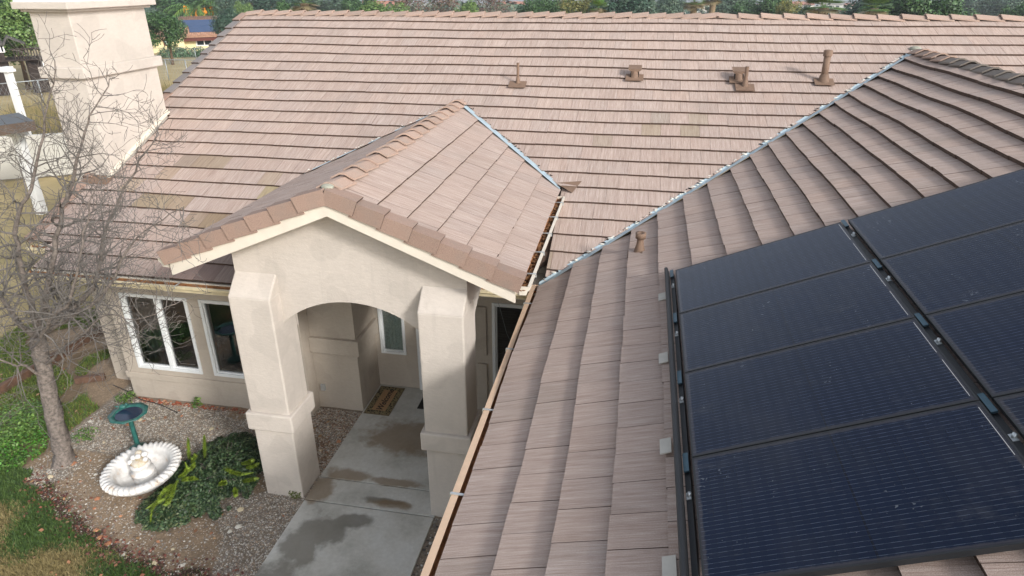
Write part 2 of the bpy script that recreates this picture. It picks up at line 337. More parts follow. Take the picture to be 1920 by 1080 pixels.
def tiles_of(key):
    r = random.Random(hash(key) % 1 + len(key)*13+5); L = []
    def wob(s, d):
        if key == 'wing': return .016*math.sin(s*1.15+d*.7)+.010*math.sin(s*2.6-d*1.9+1)
        return .007*math.sin(s*.9+d*1.3)+.004*math.sin(s*2.3-d*2.1)
    if key == 'main': W = .301; s0, s1 = -8.13, 10.4; cs = [(max(.02, (i)*EX), (i+1)*EX) for i in range(23)]
    elif key == 'wing': W = .305; s0, s1 = -13.6, -1.0; ds = [(6.5-x)/CA for x in XJ]; cs = list(zip(ds[:-1], ds[1:])); cs[0] = (cs[0][0]+.03, cs[0][1])
    else: W = .30; s0, s1 = YF+.03, -2.6; e = HP/CA; ds = [.04]+[e-EX*k for k in range(5, -1, -1)]; cs = list(zip(ds[:-1], ds[1:]))
    for ci, (d0, d1) in enumerate(cs):
        off = -r.random()*.04-(ci % 2)*W/2; x = s0+off; GP_ = .0024 if key == 'wing' else .0014
        while x < s1:
            j = r.uniform(-.004, .004); th = r.uniform(-.003, .003)
            q = [(x+GP_, d0-.04), (x+W-GP_, d0-.04), (x+W-GP_, d1+j+th), (x+GP_, d1+j-th)]
            q = clip(q, -1, 0, -s0); q = clip(q, 1, 0, s1)
            pieces = []
            if key == 'main':
                qr = clip(clip(q, -1, 0, -5.36), -1, CA, 1.14-5.36-.015) if x+W > 5.36 else []
                q = clip(clip(q, 1, 0, 5.36), 1, CA, 6.5-.015)
                if ci == 22 and x > -3.5: q = []
                if ci == 22: q = clip(q, -1, 0, 7.66)
                if ci == 21: q = clip(q, 0, 1, 21.45*EX) if x+W/2 < -7.66 else q
                if q:
                    a = clip(q, 1, 0, XP-HP-.02); b = clip(clip(clip(q, -1, 0, -(XP-HP-.02)), 1, 0, XP), 1, CA, 3.052-.012+XP)
                    c = clip(clip(clip(q, 1, 0, XP+HP+.02), -1, 0, -XP), -1, CA, 3.052-.012-XP) ; d = clip(q, -1, 0, -(XP+HP+.02))
                    # chimney
                    pieces = [a, b, c, d]
                else: pieces = []
                pieces.append(qr)
                if pieces:
                    pp = []
                    for z in pieces:
                        if not z: continue
                        cxm = sum(t[0] for t in z)/len(z)
                        if cxm < -7.3 and 3.70/CA < sum(t[1] for t in z)/len(z)+.3 and sum(t[1] for t in z)/len(z)-.3 < 5.42/CA:
                            e1 = clip(z, 0, 1, 3.71/CA); e2 = clip(z, 0, -1, -5.40/CA); e3 = clip(clip(clip(z, 0, -1, -3.71/CA), 0, 1, 5.40/CA), -1, 0, 7.66)
                            pp += [t for t in (e1, e2, e3) if t]
                        else: pp.append(z)
                    pieces = pp
            elif key == 'wing': pieces = [clip(q, 1, CA, -.14)]
            else: pieces = [clip(q, 1, CA, -3.052-(.13 if key == 'pr' else .06))]
            for z in pieces:
                if len(z) >= 3 and parea(z) > .0012:
                    b_ = r.gauss(1, .028); h_ = r.gauss(0, .01); tint = (b_*(1+h_), b_, b_*(1-h_*.8))
                    if key == 'main':
                        sm, dm = sum(t[0] for t in z)/len(z), sum(t[1] for t in z)/len(z)
                        for ss, dd_, cc_, q_ in STAIN:
                            if abs(sm-ss) < q_+.03 and abs(dm-dd_) < .17: tint = tuple(a_*b2 for a_, b2 in zip(tint, cc_))
                    L.append((z, d0, d1, r.uniform(-.0015, .0015), tint, wob))
            x += W
    return L
def tile_geo(sl, T, B, UV, TI):
    TK = .050 if sl is SL['wing'] else .030
    z, d0, d1, j, tint, wob = T
    A = sum(z[i][0]*z[(i+1) % len(z)][1]-z[(i+1) % len(z)][0]*z[i][1] for i in range(len(z)))
    nn = sl.s.cross(sl.d).dot(sl.n)
    if A*nn < 0: z = z[::-1]
    n = len(z); hs = [0.012+TK*(d-d0)/(d1-d0)+j+wob(s, d) for s, d in z]
    up = [sl.P(s, d, h) for (s, d), h in zip(z, hs)]; lo = [sl.P(s, d, h-TK) for (s, d), h in zip(z, hs)]
    o = len(B.v); B.v += [tuple(p) for p in up+lo]
    B.f.append(tuple(o+i for i in range(n))); B.mi.append(0); B.sm.append(False); UV += list(z)
    for i in range(n):
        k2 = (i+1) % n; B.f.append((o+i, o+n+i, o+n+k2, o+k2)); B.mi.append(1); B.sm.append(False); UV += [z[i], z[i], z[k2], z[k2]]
    TI += [tint]*(2*n)
def tile_obj(name, sl, Ts, parent):
    B, UV, TI = MB(), [], []
    for T in Ts: tile_geo(sl, T, B, UV, TI)
    me = B.mesh(name, ['roof_tile', 'tile_edge']); ul = me.uv_layers.new(name='UVMap'); ul.data.foreach_set('uv', np.array(UV, np.float32).ravel())
    a = me.color_attributes.new('tint', 'FLOAT_COLOR', 'POINT'); c = np.ones((len(B.v), 4), np.float32); c[:, :3] = TI; a.data.foreach_set('color', c.ravel())
    o = bpy.data.objects.new(name, me); COL.objects.link(o); o.parent = parent; return o
# decks under the tiles
dk = MB(); P = SL['main'].P
dk.prism([P(-8.02, 0, -.02), P(-8.02, 7.30, -.02), P(-7.66, 7.30, -.02), P(-7.66, 7.8, -.02), P(-4.4, 7.8, -.02), P(-2.4, 7.45, -.02), P(-.92+.05, 7.45, -.02), P(6.5, 0, -.02)], SL['main'].n*-.1)
dk.prism([(-8.02, 0, ZR-.02), (10.4, 0, ZR-.02), (10.4, 8, ZR-.02-8*TA), (-8.02, 8, ZR-.02-8*TA)], (0, 0, -.1))
dk.prism([P(5.0, 0, -.02), P(5.36, 1.14/CA, -.02), P(10.4, 6.2/CA, -.02), P(10.4, 0, -.02)], SL['main'].n*-.1)
main_roof = dk.build('main_roof', ['tile_edge'], house)
P = SL['wing'].P; dk = MB(); d0 = (6.5-5.36)/CA; d1 = (6.5+.38)/CA
dk.prism([P(-13.6, d0, -.02), P(-13.6, d1, -.02), P(-6.9, d1, -.02), P(-1.14, d0, -.02)], SL['wing'].n*-.1)
dk.prism([(5.36, -1.14, 5.0), (5.36, -13.6, 5.0), (10.4, -13.6, 5.0-5.04*TA), (10.4, -6.18, 5.0-5.04*TA)], (0, 0, -.1))
wing_roof = dk.build('wing_roof', ['tile_edge'], house)
dk = MB(); e = HP/CA
for q in ('pr', 'pl'):
    P = SL[q].P; dk.prism([P(YF+.04, 0, -.015), P(YF+.04, e-.03, -.015), P(-3.05-HP, e-.03, -.015), P(-3.05, 0, -.015)], SL[q].n*-.06)
porch_roof = dk.build('porch_roof', ['stucco_shade'], house)
roofs = dict(main=main_roof, wing=wing_roof, pr=porch_roof, pl=porch_roof)
cand = []; alltiles = {q: tiles_of(q) for q in SL}
for q, Ls in alltiles.items():
    for i, T in enumerate(Ls):
        pts = [proj(SL[q].P(s, d, .03)) for s, d in T[0]]
        a = 0
        if all(pts):
            c2 = [(p[0], p[1]) for p in pts]; mx_, my_ = sum(p[0] for p in c2)/len(c2), sum(p[1] for p in c2)/len(c2)
            if 0 < mx_ < 1920 and 0 < my_ < 1080: a = parea(c2)
        if q == 'wing':
            w3 = SL[q].P(sum(s for s, d in T[0])/len(T[0]), sum(d for s, d in T[0])/len(T[0]))
            if 1.25 < w3.x < 4.4 and -12.0 < w3.y < -7.9: a = 0
        if q == 'pl': a *= .05
        cand.append((a, q, i))
cand.sort(reverse=True); solo = {(q, i) for a, q, i in cand[:300] if a > 0}
for q, Ls in alltiles.items():
    for i, T in enumerate(Ls):
        if (q, i) in solo: tile_obj('roof_tile', SL[q], [T], roofs[q])
    stuff(tile_obj('roof_tile_field', SL[q], [T for i, T in enumerate(Ls) if (q, i) not in solo], roofs[q]))
# ridge caps: folded pieces lapping along a ridge
def tint_obj(o, c):
    a = o.data.color_attributes.new('tint', 'FLOAT_COLOR', 'POINT'); a.data.foreach_set('color', [v for _ in o.data.vertices for v in (*c, 1)]); return o
def caps(p0, p1, n1, n2, width, step, parent, colf, ang=.06, flip=False, mat='rake_tile', name='ridge_cap'):
    p0, p1 = Vector(p0), Vector(p1); d = (p1-p0); L = d.length; d /= L; n = int(round(L/step)); r = random.Random(int(L*100))
    for i in range(n):
        a = p0+d*(i*L/n); ln = L/n+.05; h0, h1 = (.055, .012) if not flip else (.012, .055)
        up = Vector((0, 0, 1)); B = MB(); pr = []
        jz = r.uniform(-.006, .006)
        for t, h in ((0, h0), (ln, h1)):
            c = a+d*t+up*(h+jz+.035); pr += [c+n1*width-up*0, c+n1*.03+up*.012, c+n2*.03+up*.012, c+n2*width]
        th = up*-.022
        vs = pr+[p+th for p in pr]
        B.add(vs, [(0, 1, 5, 4), (1, 2, 6, 5), (2, 3, 7, 6), (8, 12, 13, 9), (9, 13, 14, 10), (10, 14, 15, 11), (0, 4, 12, 8), (3, 11, 15, 7), (0, 8, 9, 1), (1, 9, 10, 2), (2, 10, 11, 3), (4, 5, 13, 12), (5, 6, 14, 13), (6, 7, 15, 14)])
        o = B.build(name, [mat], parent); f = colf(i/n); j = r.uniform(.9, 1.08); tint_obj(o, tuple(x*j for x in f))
dF, dB = Vector((0, -CA, -SA)), Vector((0, CA, -SA)); dL, dR = Vector((-CA, 0, -SA)), Vector((CA, 0, -SA))
pink = lambda t: (1.08, 1.08, 1.06)
caps((-8.05, 0, ZR), (2.0, 0, ZR), dF, dB, .16, .335, main_roof, pink, flip=True)
caps((2.0, 0, ZR), (10.4, 0, ZR), dF, dB, .16, .42, main_roof, pink)
caps((XP, YF+.12, ZP), (XP, -2.95, ZP), dL, dR, .15, .345, porch_roof, lambda t: (1.12, 1.1, 1.06), flip=False)
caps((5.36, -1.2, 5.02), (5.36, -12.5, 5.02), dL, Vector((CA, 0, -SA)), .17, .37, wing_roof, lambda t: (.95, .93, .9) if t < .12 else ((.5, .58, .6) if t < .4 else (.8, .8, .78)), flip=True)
# mortar ends of ridges
B = MB(); B.ball((XP, -2.86, ZP+.04), .075, 8, 0, (1.3, 1, .6)); B.build('mortar_cap', 'mortar_green', porch_roof)
B = MB(); B.ball((XP, YF+.1, ZP+.045), .06, 8, 0, (1.2, .9, .5)); B.build('mortar_cap', 'mortar_green', porch_roof)
B = MB(); B.ball((5.36, -1.12, 5.06), .085, 8, 0, (1.2, 1.3, .6)); B.build('mortar_cap', 'mortar_green', wing_roof)
# rake tiles: L pieces along a gable edge
def rake(sl, s_edge, out, d0, d1, n, parent, colf, drop=.15, wtop=.15):
    L = (d1-d0)/n
    for i in range(n):
        a, b = d0+i*L, d0+(i+1)*L+.045; so_ = s_edge+out*.012
        B = MB(); pts = []
        for d, h, oo in ((a, .05, 0.), (b, .086, .02)):
            so_ = s_edge+out*(.012+oo); pts += [sl.P(s_edge-out*wtop, d, h), sl.P(so_, d, h), sl.P(so_, d, h-drop), sl.P(so_-out*.02, d, h-drop), sl.P(so_-out*.02, d, h-.022), sl.P(s_edge-out*wtop, d, h-.022)]
        fs = [(j, (j+1) % 6, 6+(j+1) % 6, 6+j) for j in range(6)]+[(0, 5, 4, 1), (1, 4, 3, 2), (6, 7, 10, 11), (7, 8, 9, 10)]
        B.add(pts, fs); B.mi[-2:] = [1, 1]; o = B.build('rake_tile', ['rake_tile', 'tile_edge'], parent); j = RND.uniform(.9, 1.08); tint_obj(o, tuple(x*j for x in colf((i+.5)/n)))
rk = lambda t: (.86, .82, .79)
rake(SL['pr'], YF, -1, 0, HP/CA-.03, 7, porch_roof, rk, .17); rake(SL['pl'], YF, -1, 0, HP/CA-.03, 7, porch_roof, rk, .17)
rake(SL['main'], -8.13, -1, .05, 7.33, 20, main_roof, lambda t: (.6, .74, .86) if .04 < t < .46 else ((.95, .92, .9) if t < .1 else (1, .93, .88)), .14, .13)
# valley flashings
def ribbon(name, pts, w1, w2, mat, parent):
    B = MB(); v = []
    for p in pts: v += [Vector(p)+w1, Vector(p), Vector(p)+w2]
    n = len(pts); B.add(v, [(i*3+j, i*3+j+1, i*3+j+4, i*3+j+3) for i in range(n-1) for j in (0, 1)]); return B.build(name, mat, parent)
up = Vector((0, 0, .035))
vt = [Vector((y+6.5, y, ZR+TA*y))+up for y in np.linspace(-1.1, -6.93, 20)]
ribbon('valley_flashing', vt, Vector((0, .05, .05*TA)), Vector((0, -.16, .012)), 'valley_metal', wing_roof)
for q, sx_ in (('pr', 1), ('pl', -1)):
    vt = [Vector((XP+sx_*t, -3.052-t, ZP-TA*t))+up for t in np.linspace(.05, HP, 10)]
    ribbon('valley_flashing', vt, Vector((0, .03, .012)), Vector((0, -.15, .01)), 'valley_metal', porch_roof)
# broken mortar and near-black bits along the valleys
def crumbs(name, pts, n, r0, r1, mat, parent, seed):
    r = random.Random(seed); B = MB()
    for i in range(n):
        t = r.random()*(len(pts)-1); a = int(t); p = pts[a].lerp(pts[a+1], t-a)
        p = p+Vector((r.gauss(0, .012), r.gauss(0, .012)+.03, .012)); q = r.uniform(r0, r1)
        B.ball(p, q, 4, 0, (r.uniform(.8, 2.2), r.uniform(.8, 1.6), .6))
    return stuff(B.build(name, mat, parent))
vt = [Vector((y+6.5, y, ZR+TA*y+.045)) for y in np.linspace(-1.1, -6.9, 20)]
crumbs('mortar_crumbs', vt, 130, .006, .018, 'mortar', wing_roof, 3); crumbs('painted_shadow_bits', vt, 60, .008, .016, 'vent_dark', wing_roof, 4)  # near-black lumps added among the pale mortar as painted shadow
for sx_ in (1, -1):
    vt = [Vector((XP+sx_*t, -3.052-t, ZP-TA*t+.05)) for t in np.linspace(.05, HP, 10)]
    crumbs('mortar_crumbs', vt, 45, .005, .012, 'mortar' if sx_ < 0 else 'vent_dark', porch_roof, 8+sx_)  # pale mortar in the left valley, near-black bits in the right

# ---- walls
def wall_y(B, x0, x1, z0, z1, y, th, holes=(), mi=0):
    """wall facing -Y, front face at y, with rectangular holes (x0,x1,z0,z1)"""
    xs = sorted({x0, x1, *[h[0] for h in holes], *[h[1] for h in holes]}); zs = sorted({z0, z1, *[h[2] for h in holes], *[h[3] for h in holes]})
    for a, b in zip(xs[:-1], xs[1:]):
        run = None
        for c, d in zip(zs[:-1], zs[1:]):
            inside = any(h[0] <= (a+b)/2 <= h[1] and h[2] <= (c+d)/2 <= h[3] for h in holes)
            if inside:
                if run: B.box(a, b, y, y+th, run[0], run[1], mi); run = None
            else: run = (run[0], d) if run else (c, d)
        if run: B.box(a, b, y, y+th, run[0], run[1], mi)
WA, WB = (-6.91, -5.77, .56, 1.89), (-5.57, -4.43, .56, 1.89)
B = MB(); wall_y(B, -7.14, -4.0, -.2, 2.52, -6.72, .2, [WA, WB]); B.box(-7.14, -7.0, -6.52, -6.3, -.2, 2.5); B.box(-4.2, -4.0, -6.52, -6.45, -.2, 2.52)
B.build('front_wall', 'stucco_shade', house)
B = MB(); B.box(-7.15, -4.06, -6.75, -6.72, .36, .47); B.box(-7.17, -7.14, -6.75, -6.3, .36, .47); B.build('sill_band', 'stucco_shade', house, .008)
B = MB(); B.box(-7.8, -7.14, -6.32, -6.12, -.2, 2.6); B.prism([(-7.8, -6.12, -.2), (-7.8, -6.12, 2.80), (-7.8, 0, 5.35), (-7.8, 6, 2.85), (-7.8, 6, -.2)], (.2, 0, 0))
B.box(-7.8, 9, 6, 6.2, -3, 2.9); B.build('side_wall', 'stucco_shade', house)
# niche left of the entry, side wall, back wall, right wall, wing wall
B = MB(); B.box(-4.0, -3.27, -6.45, -6.25, -.2, 2.68); B.box(-3.47, -3.27, -6.25, -5.7, -.2, 2.75); B.box(-3.75, -3.27, -6.44, -6.25, 2.68, 2.98); B.build('niche_wall', 'stucco_shade', house)
B = MB(); B.box(-4.0, -3.205, -6.515, -6.45, 1.02, 1.28); B.box(-3.27, -3.205, -6.45, -5.7, 1.02, 1.28); B.build('wall_band', 'stucco_shade', house, .012)
WC = (-3.19, -2.76, .635, 1.50)
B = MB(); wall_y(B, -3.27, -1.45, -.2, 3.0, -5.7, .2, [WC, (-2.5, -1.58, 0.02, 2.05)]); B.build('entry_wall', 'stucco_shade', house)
WD = (-1.19, -.1, .5, 2.02)
B = MB(); wall_y(B, -1.45, .25, -.2, 2.62, -6.3, .2, [WD]); B.box(-1.45, -1.3, -6.1, -5.7, -.2, 3.0); B.build('court_wall', 'stucco_shade', house)
B = MB(); B.box(-1.42, -1.27, -6.34, -6.3, 1.15, 1.95); B.box(-1.42, -1.27, -6.34, -6.3, .2, 1.0); B.build('wall_panel', 'stucco_shade', house, .01)
B = MB(); B.box(.2, .4, -13.5, -6.3, -.2, 2.75); B.build('wing_wall', 'stucco_shade', house)
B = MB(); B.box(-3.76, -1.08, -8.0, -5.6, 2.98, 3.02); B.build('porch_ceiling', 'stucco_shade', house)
# door (mostly behind the column) with frame
B = MB(); B.box(-2.46, -1.62, -5.62, -5.57, .03, 2.0); dr = B.build('front_door', 'dark_wood', house)
B = MB()
for a, b, c, d in ((-2.56, -2.46, 0, 2.1), (-1.62, -1.53, 0, 2.1), (-2.46, -1.62, 2.0, 2.1)): B.box(a, b, -5.75, -5.6, c, d)
B.build('door_frame', 'white_paint', house, .006)
B = MB(); B.ball((-2.38, -5.66, 1.0), .035, 8); B.build('door_knob', 'galvanised', dr)
# porch front: gable with arch, columns
B = MB(); x0, x1 = -3.818, -1.037; yb = -8.22; ax0, ax1, zs_, rise = -3.30, -1.555, 2.50, .34
cxm, half = (ax0+ax1)/2, (ax1-ax0)/2; R_ = (half*half+rise*rise)/(2*rise); na = 20
arch = [(ax0+(ax1-ax0)*i/na) for i in range(na+1)]; az = [zs_+rise-R_+math.sqrt(max(0, R_*R_-(x-cxm)**2)) for x in arch]
rt = lambda x: ZP-TA*abs(x-XP)-.07
for yy, rev in ((yb, False), (yb+.32, True)):
    for i in range(na):
        q = [(arch[i], yy, az[i]), (arch[i+1], yy, az[i+1]), (arch[i+1], yy, rt(arch[i+1])), (arch[i], yy, rt(arch[i]))]
        if rev: q = q[::-1]
        B.add(q, [(0, 1, 2, 3)])
    for a, b in ((x0, ax0), (ax1, x1)):
        q = [(a, yy, 2.3), (b, yy, 2.3), (b, yy, rt(b)), (a, yy, rt(a))]
        if rev: q = q[::-1]
        B.add(q, [(0, 1, 2, 3)])
for i in range(na): B.add([(arch[i], yb, az[i]), (arch[i], yb+.32, az[i]), (arch[i+1], yb+.32, az[i+1]), (arch[i+1], yb, az[i+1])], [(0, 1, 2, 3)], 0, True)
for x in (x0, x1): B.add([(x, yb, 2.3), (x, yb, rt(x)), (x, yb+.32, rt(x)), (x, yb+.32, 2.3)], [(0, 1, 2, 3)])
B.build('gable_wall', 'stucco', house)
for a, b in ((-3.79, -3.55), (-1.3, -1.06)):   # side beams with curved underside
    B = MB(); n = 12; ys_ = [-7.905+(1.5)*i/n for i in range(n+1)]; zz = [2.5+.33*math.sin(math.pi*min(1, i/n*1.0))**.6 for i in range(n+1)]
    for x in (a, b):
        for i in range(n): B.add([(x, ys_[i], zz[i]), (x, ys_[i+1], zz[i+1]), (x, ys_[i+1], rt(x)), (x, ys_[i], rt(x))], [(0, 1, 2, 3)])
    for i in range(n): B.add([(a, ys_[i], zz[i]), (b, ys_[i], zz[i]), (b, ys_[i+1], zz[i+1]), (a, ys_[i+1], zz[i+1])], [(0, 1, 2, 3)])
    B.build('porch_beam', 'stucco', house)
for (a, b) in ((-3.825, -3.30), (-1.555, -1.03)):
    B = MB(); B.box(a, b, -8.44, -7.93, -.1, 2.90)
    B.add([(a, -8.44, 2.90), (b, -8.44, 2.90), (b, -8.215, 3.13), (a, -8.215, 3.13), (a, -7.95, 2.9), (b, -7.95, 2.9), (a, -8.215, 2.9), (b, -8.215, 2.9)], [(0, 1, 2, 3), (0, 3, 6), (1, 7, 2)])
    c = B.build('porch_column', 'stucco', house, .018)
    B = MB(); B.box(a-.05, b+.05, -8.49, -7.88, 1.06, 1.315); B.build('column_band', 'stucco', c, .02)
# eave trim of the porch
B = MB()
for sx_ in (1, -1):
    q = [(XP, YF+.005, ZP-.10), (XP+sx_*(HP-.06), YF+.005, ZP-.10-TA*(HP-.06)), (XP+sx_*(HP-.06), YF+.005, ZP-.245-TA*(HP-.06)), (XP, YF+.005, ZP-.245)]
    B.prism(q, (0, .035, 0))
B.build('rake_fascia', 'fascia_paint', house)
B = MB()
for sx_ in (1, -1):
    q = [(XP, YF+.04, ZP-.12), (XP+sx_*HP, YF+.04, ZP-.12-TA*HP), (XP+sx_*HP, YF+.04, ZP-.15-TA*HP), (XP, YF+.04, ZP-.15)]
    B.prism(q, (0, .28, 0))
    q = [(XP+sx_*1.4, -8.2, ZP-.12-TA*1.4), (XP+sx_*HP, -8.2, ZP-.12-TA*HP), (XP+sx_*HP, -8.2, ZP-.15-TA*HP), (XP+sx_*1.4, -8.2, ZP-.15-TA*1.4)]
    B.prism(q, (0, 2.9, 0))
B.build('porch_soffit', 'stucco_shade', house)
# soffits of the main and wing eaves
B = MB(); B.box(-7.66, -3.8, -7.3, -6.52, 2.38, 2.41); B.box(-7.66, -3.8, -7.32, -7.29, 2.3, 2.46); B.build('eave_soffit', 'fascia_paint', house)
B = MB(); B.box(-8.0, -7.66, -6.75, -6.2, 2.52, 2.55); B.box(-8.0, -7.66, -6.78, -6.75, 2.45, 2.62); B.build('eave_soffit', 'fascia_paint', house)
B = MB(); B.box(-1.2, -.4, -6.92, -6.3, 2.5, 2.53); B.box(-1.2, -.4, -6.95, -6.92, 2.42, 2.58); B.build('eave_soffit', 'fascia_paint', house)
B = MB(); B.box(-.38, .2, -13.5, -6.6, 2.48, 2.51); B.box(-.4, -.37, -13.5, -6.9, 2.42, 2.57); B.build('eave_soffit', 'fascia_paint', house)
# gutters
def gutter(p0, p1, out, mats, parent, nb, w=.11, dirt=None, lip=.084):
    p0, p1, out = Vector(p0), Vector(p1), Vector(out); d = p1-p0; s = w/.11
    pr = [(0, 0), (0, -.1), (.07, -.1), (.082, -.06), (.108, -.035), (.112, 0), (lip, .004), (lip, -.006), (.103, -.008), (.1, -.03), (.075, -.056), (.064, -.094), (.006, -.094), (.006, 0)]
    B = MB(); n = len(pr); V = [p0+out*a*s+Vector((0, 0, b)) for a, b in pr]; V += [v+d for v in V]
    for i in range(n):
        j = (i+1) % n; B.add([V[i], V[j], V[n+j], V[n+i]], [(0, 1, 2, 3)], 1 if 8 <= i <= 12 else 0)
    cap = [V[i] for i in (0, 1, 2, 3, 4, 5)]; B.add(cap, [(0, 1, 2, 3, 4, 5)]); B.add([v+d for v in cap], [(5, 4, 3, 2, 1, 0)])
    g = B.build('gutter', mats, parent)
    for i in range(nb):
        c = p0+d*((i+.5)/nb); dd = d.normalized(); B = MB()
        B.bar(c+Vector((0, 0, .008)), c+out*.12*s+Vector((0, 0, .010)), .022, .006); B.bar(c+out*.115*s+Vector((0, 0, .01)), c+out*.118*s+Vector((0, 0, -.03)), .022, .005, dd)
        B.build('gutter_strap', 'galvanised', g)
    if dirt:
        r = random.Random(5); B = MB(); L = d.length; k = int(L*dirt)
        for i in range(k):
            t = r.random(); c = p0+d*t+out*r.uniform(.015, .06)*s+Vector((0, 0, -.055+r.uniform(0, .03)))
            B.ball(c, r.uniform(.012, .03), 4, 0, (r.uniform(.6, 1.6), r.uniform(.6, 1.6), .5))
        stuff(B.build('leaf_debris', 'debris', g))
    return g
gutter((-7.7, -7.325, 2.45), (-3.86, -7.325, 2.45), (0, -1, 0), ['gutter_cream', 'gutter_rust'], house, 4, .13)
gutter((-8.12, -6.785, 2.60), (-7.68, -6.785, 2.60), (0, -1, 0), ['gutter_cream', 'gutter_rust'], house, 1, .12)
gutter((-1.2, -6.955, 2.57), (-.42, -6.955, 2.57), (0, -1, 0), ['gutter_cream', 'gutter_rust'], house, 1, .12)
gutter((-.40, -13.6, 2.65), (-.40, -6.95, 2.65), (-1, 0, 0), ['gutter_peach', 'gutter_rust'], house, 6, .115, None, .06)
zg = ZP-TA*HP-.03
gutter((XP+HP-.02, -8.50, zg), (XP+HP-.02, -5.35, zg), (1, 0, 0), ['fascia_paint', 'gutter_rust'], house, 5, .115, 60)
gutter((XP-HP+.02, -8.50, zg), (XP-HP+.02, -5.3, zg), (-1, 0, 0), ['fascia_paint', 'gutter_rust'], house, 4, .115)
B = MB(); B.add([(XP+HP-.12, -5.02, zg+.10), (XP+HP+.05, -5.22, zg+.10), (XP+HP+.18, -5.22, zg+.02), (XP+HP+.30, -4.98, zg+.14)], [(0, 1, 2, 3)]); B.build('kickout_flashing', 'vent_paint', porch_roof)
# windows
def window(x0, x1, z0, z1, y, mull, name='window', scr=None, fw=.05):
    w_ = empty(name, ((x0+x1)/2, y, z0)); w_.parent = house
    def ch(B, n, m, bev=0):
        o = B.build(n, m, w_, bev); o.matrix_parent_inverse = Matrix.Translation(-w_.location); return o
    B = MB(); ya, yb2 = y-.02, y+.07
    B.box(x0, x0+fw, ya, yb2, z0, z1); B.box(x1-fw, x1, ya, yb2, z0, z1); B.box(x0+fw, x1-fw, ya, yb2, z0, z0+fw); B.box(x0+fw, x1-fw, ya, yb2, z1-fw, z1)
    ch(B, 'window_frame', 'white_vinyl', .006)
    for mx in mull: ch(MB().box(mx-.03, mx+.03, ya+.005, yb2, z0+fw, z1-fw), 'mullion', 'white_vinyl', .005)
    edges = [x0+fw]+[q for mx in mull for q in (mx-.03, mx+.03)]+[x1-fw]
    for a, b in zip(edges[::2], edges[1::2]):
        pq = MB(); pq.add([(a, y+.04, z0+fw), (b, y+.04, z0+fw), (b, y+.04, z1-fw), (a, y+.04, z1-fw)], [(0, 1, 2, 3)]); ch(pq, 'pane', 'window_glass')
        B = MB(); t = .018; B.box(a, a+t, y+.012, y+.05, z0+fw, z1-fw); B.box(b-t, b, y+.012, y+.05, z0+fw, z1-fw); B.box(a+t, b-t, y+.012, y+.05, z0+fw, z0+fw+t); B.box(a+t, b-t, y+.012, y+.05, z1-fw-t, z1-fw); ch(B, 'sash', 'rail_metal' if 0 else 'white_vinyl')
    return w_, ch
wA, chA = window(*WA, -6.72, [-6.30]); wB, chB = window(*WB, -6.72, [-5.0]); wC, chC = window(*WC, -5.7, [], fw=.04); wD, chD = window(*WD, -6.3, [])
def wavy(x0, x1, y, z0, z1, n=40, amp=.02, k=55):
    B = MB(); v = []
    for i in range(n+1):
        x = x0+(x1-x0)*i/n; yy = y+amp*math.sin(x*k)+amp*.4*math.sin(x*k*2.3); v += [(x, yy, z0), (x, yy, z1)]
    B.add(v, [(2*i, 2*i+2, 2*i+3, 2*i+1) for i in range(n)], 0, True); return B
chA(wavy(-6.88, -6.50, -6.52, .5, 1.95, 40, .02, 60), 'curtain', 'curtain'); chC(wavy(-3.15, -2.80, -5.635, .6, 1.55, 50, .012, 90), 'lace_curtain', 'lace')
for i in range(34): chD(MB().obox((-.645, -6.2, .56+i*.042), (.53, 0, 0), (0, .015, .009), (0, -.0006, .001)), 'blind_slat', 'blind')
B = MB(); v = [(-7.0, -6.5, .1), (-4.05, -6.5, .1), (-4.05, -3.5, .1), (-7.0, -3.5, .1), (-7.0, -6.5, 2.35), (-4.05, -6.5, 2.35), (-4.05, -3.5, 2.35), (-7.0, -3.5, 2.35)]
B.add(v, [(0, 1, 2, 3), (4, 5, 6, 7), (0, 4, 7, 3), (1, 5, 6, 2), (3, 2, 6, 7)]); B.box(-6.2, -5.0, -5.6, -4.8, .1, .55)
B.box(-3.25, -2.6, -5.45, -5.4, .1, 2.2); B.box(-1.28, .18, -6.08, -6.0, .1, 2.4); B.build('room_interior', 'dark_room', house)
B = MB(); B.tube([at_y(930, 553, -6.45), at_y(938, 580, -6.4), at_y(950, 625, -6.4), at_y(962, 649, -6.4)], .003, 4); B.build('loose_wire', 'wire', house)
# outlet on the niche wall
B = MB(); B.box(-3.93, -3.86, -6.49, -6.45, .32, .43); B.build('outlet_box', 'galvanised', house, .006)

# ---- chimney
ch_ = MB(); ch_.box(-8.39, -7.72, -5.39, -3.72, -.5, 5.80); ch_ = ch_.build('chimney', 'stucco', house, .012)
B = MB(); B.box(-8.455, -7.655, -5.455, -3.63, 4.82, 4.985); B.build('chimney_band', 'stucco', ch_, .015)
B = MB(); B.box(-8.46, -7.65, -5.46, -3.65, 5.765, 5.805); B.box(-8.53, -7.58, -5.53, -3.58, 5.805, 5.905); B.build('chimney_cap', 'stucco', ch_, .012)
B = MB(); B.box(-8.50, -7.61, -5.50, -3.61, 5.906, 5.93); B.build('cap_sheet', 'white_paint', ch_)
B = MB(); P = SL['main'].P
for (a, b, c, d) in ((-7.72, -7.675, 3.68/CA, 5.45/CA),): B.prism([P(a, c, .055), P(b, c, .055), P(b, d, .055), P(a, d, .055)], (0, 0, .03)); B.prism([P(-7.72, c, .05), P(-7.705, c, .05), P(-7.705, d, .05), P(-7.72, d, .05)], (0, 0, .06))
B.build('chimney_flashing', 'fascia_paint', ch_)
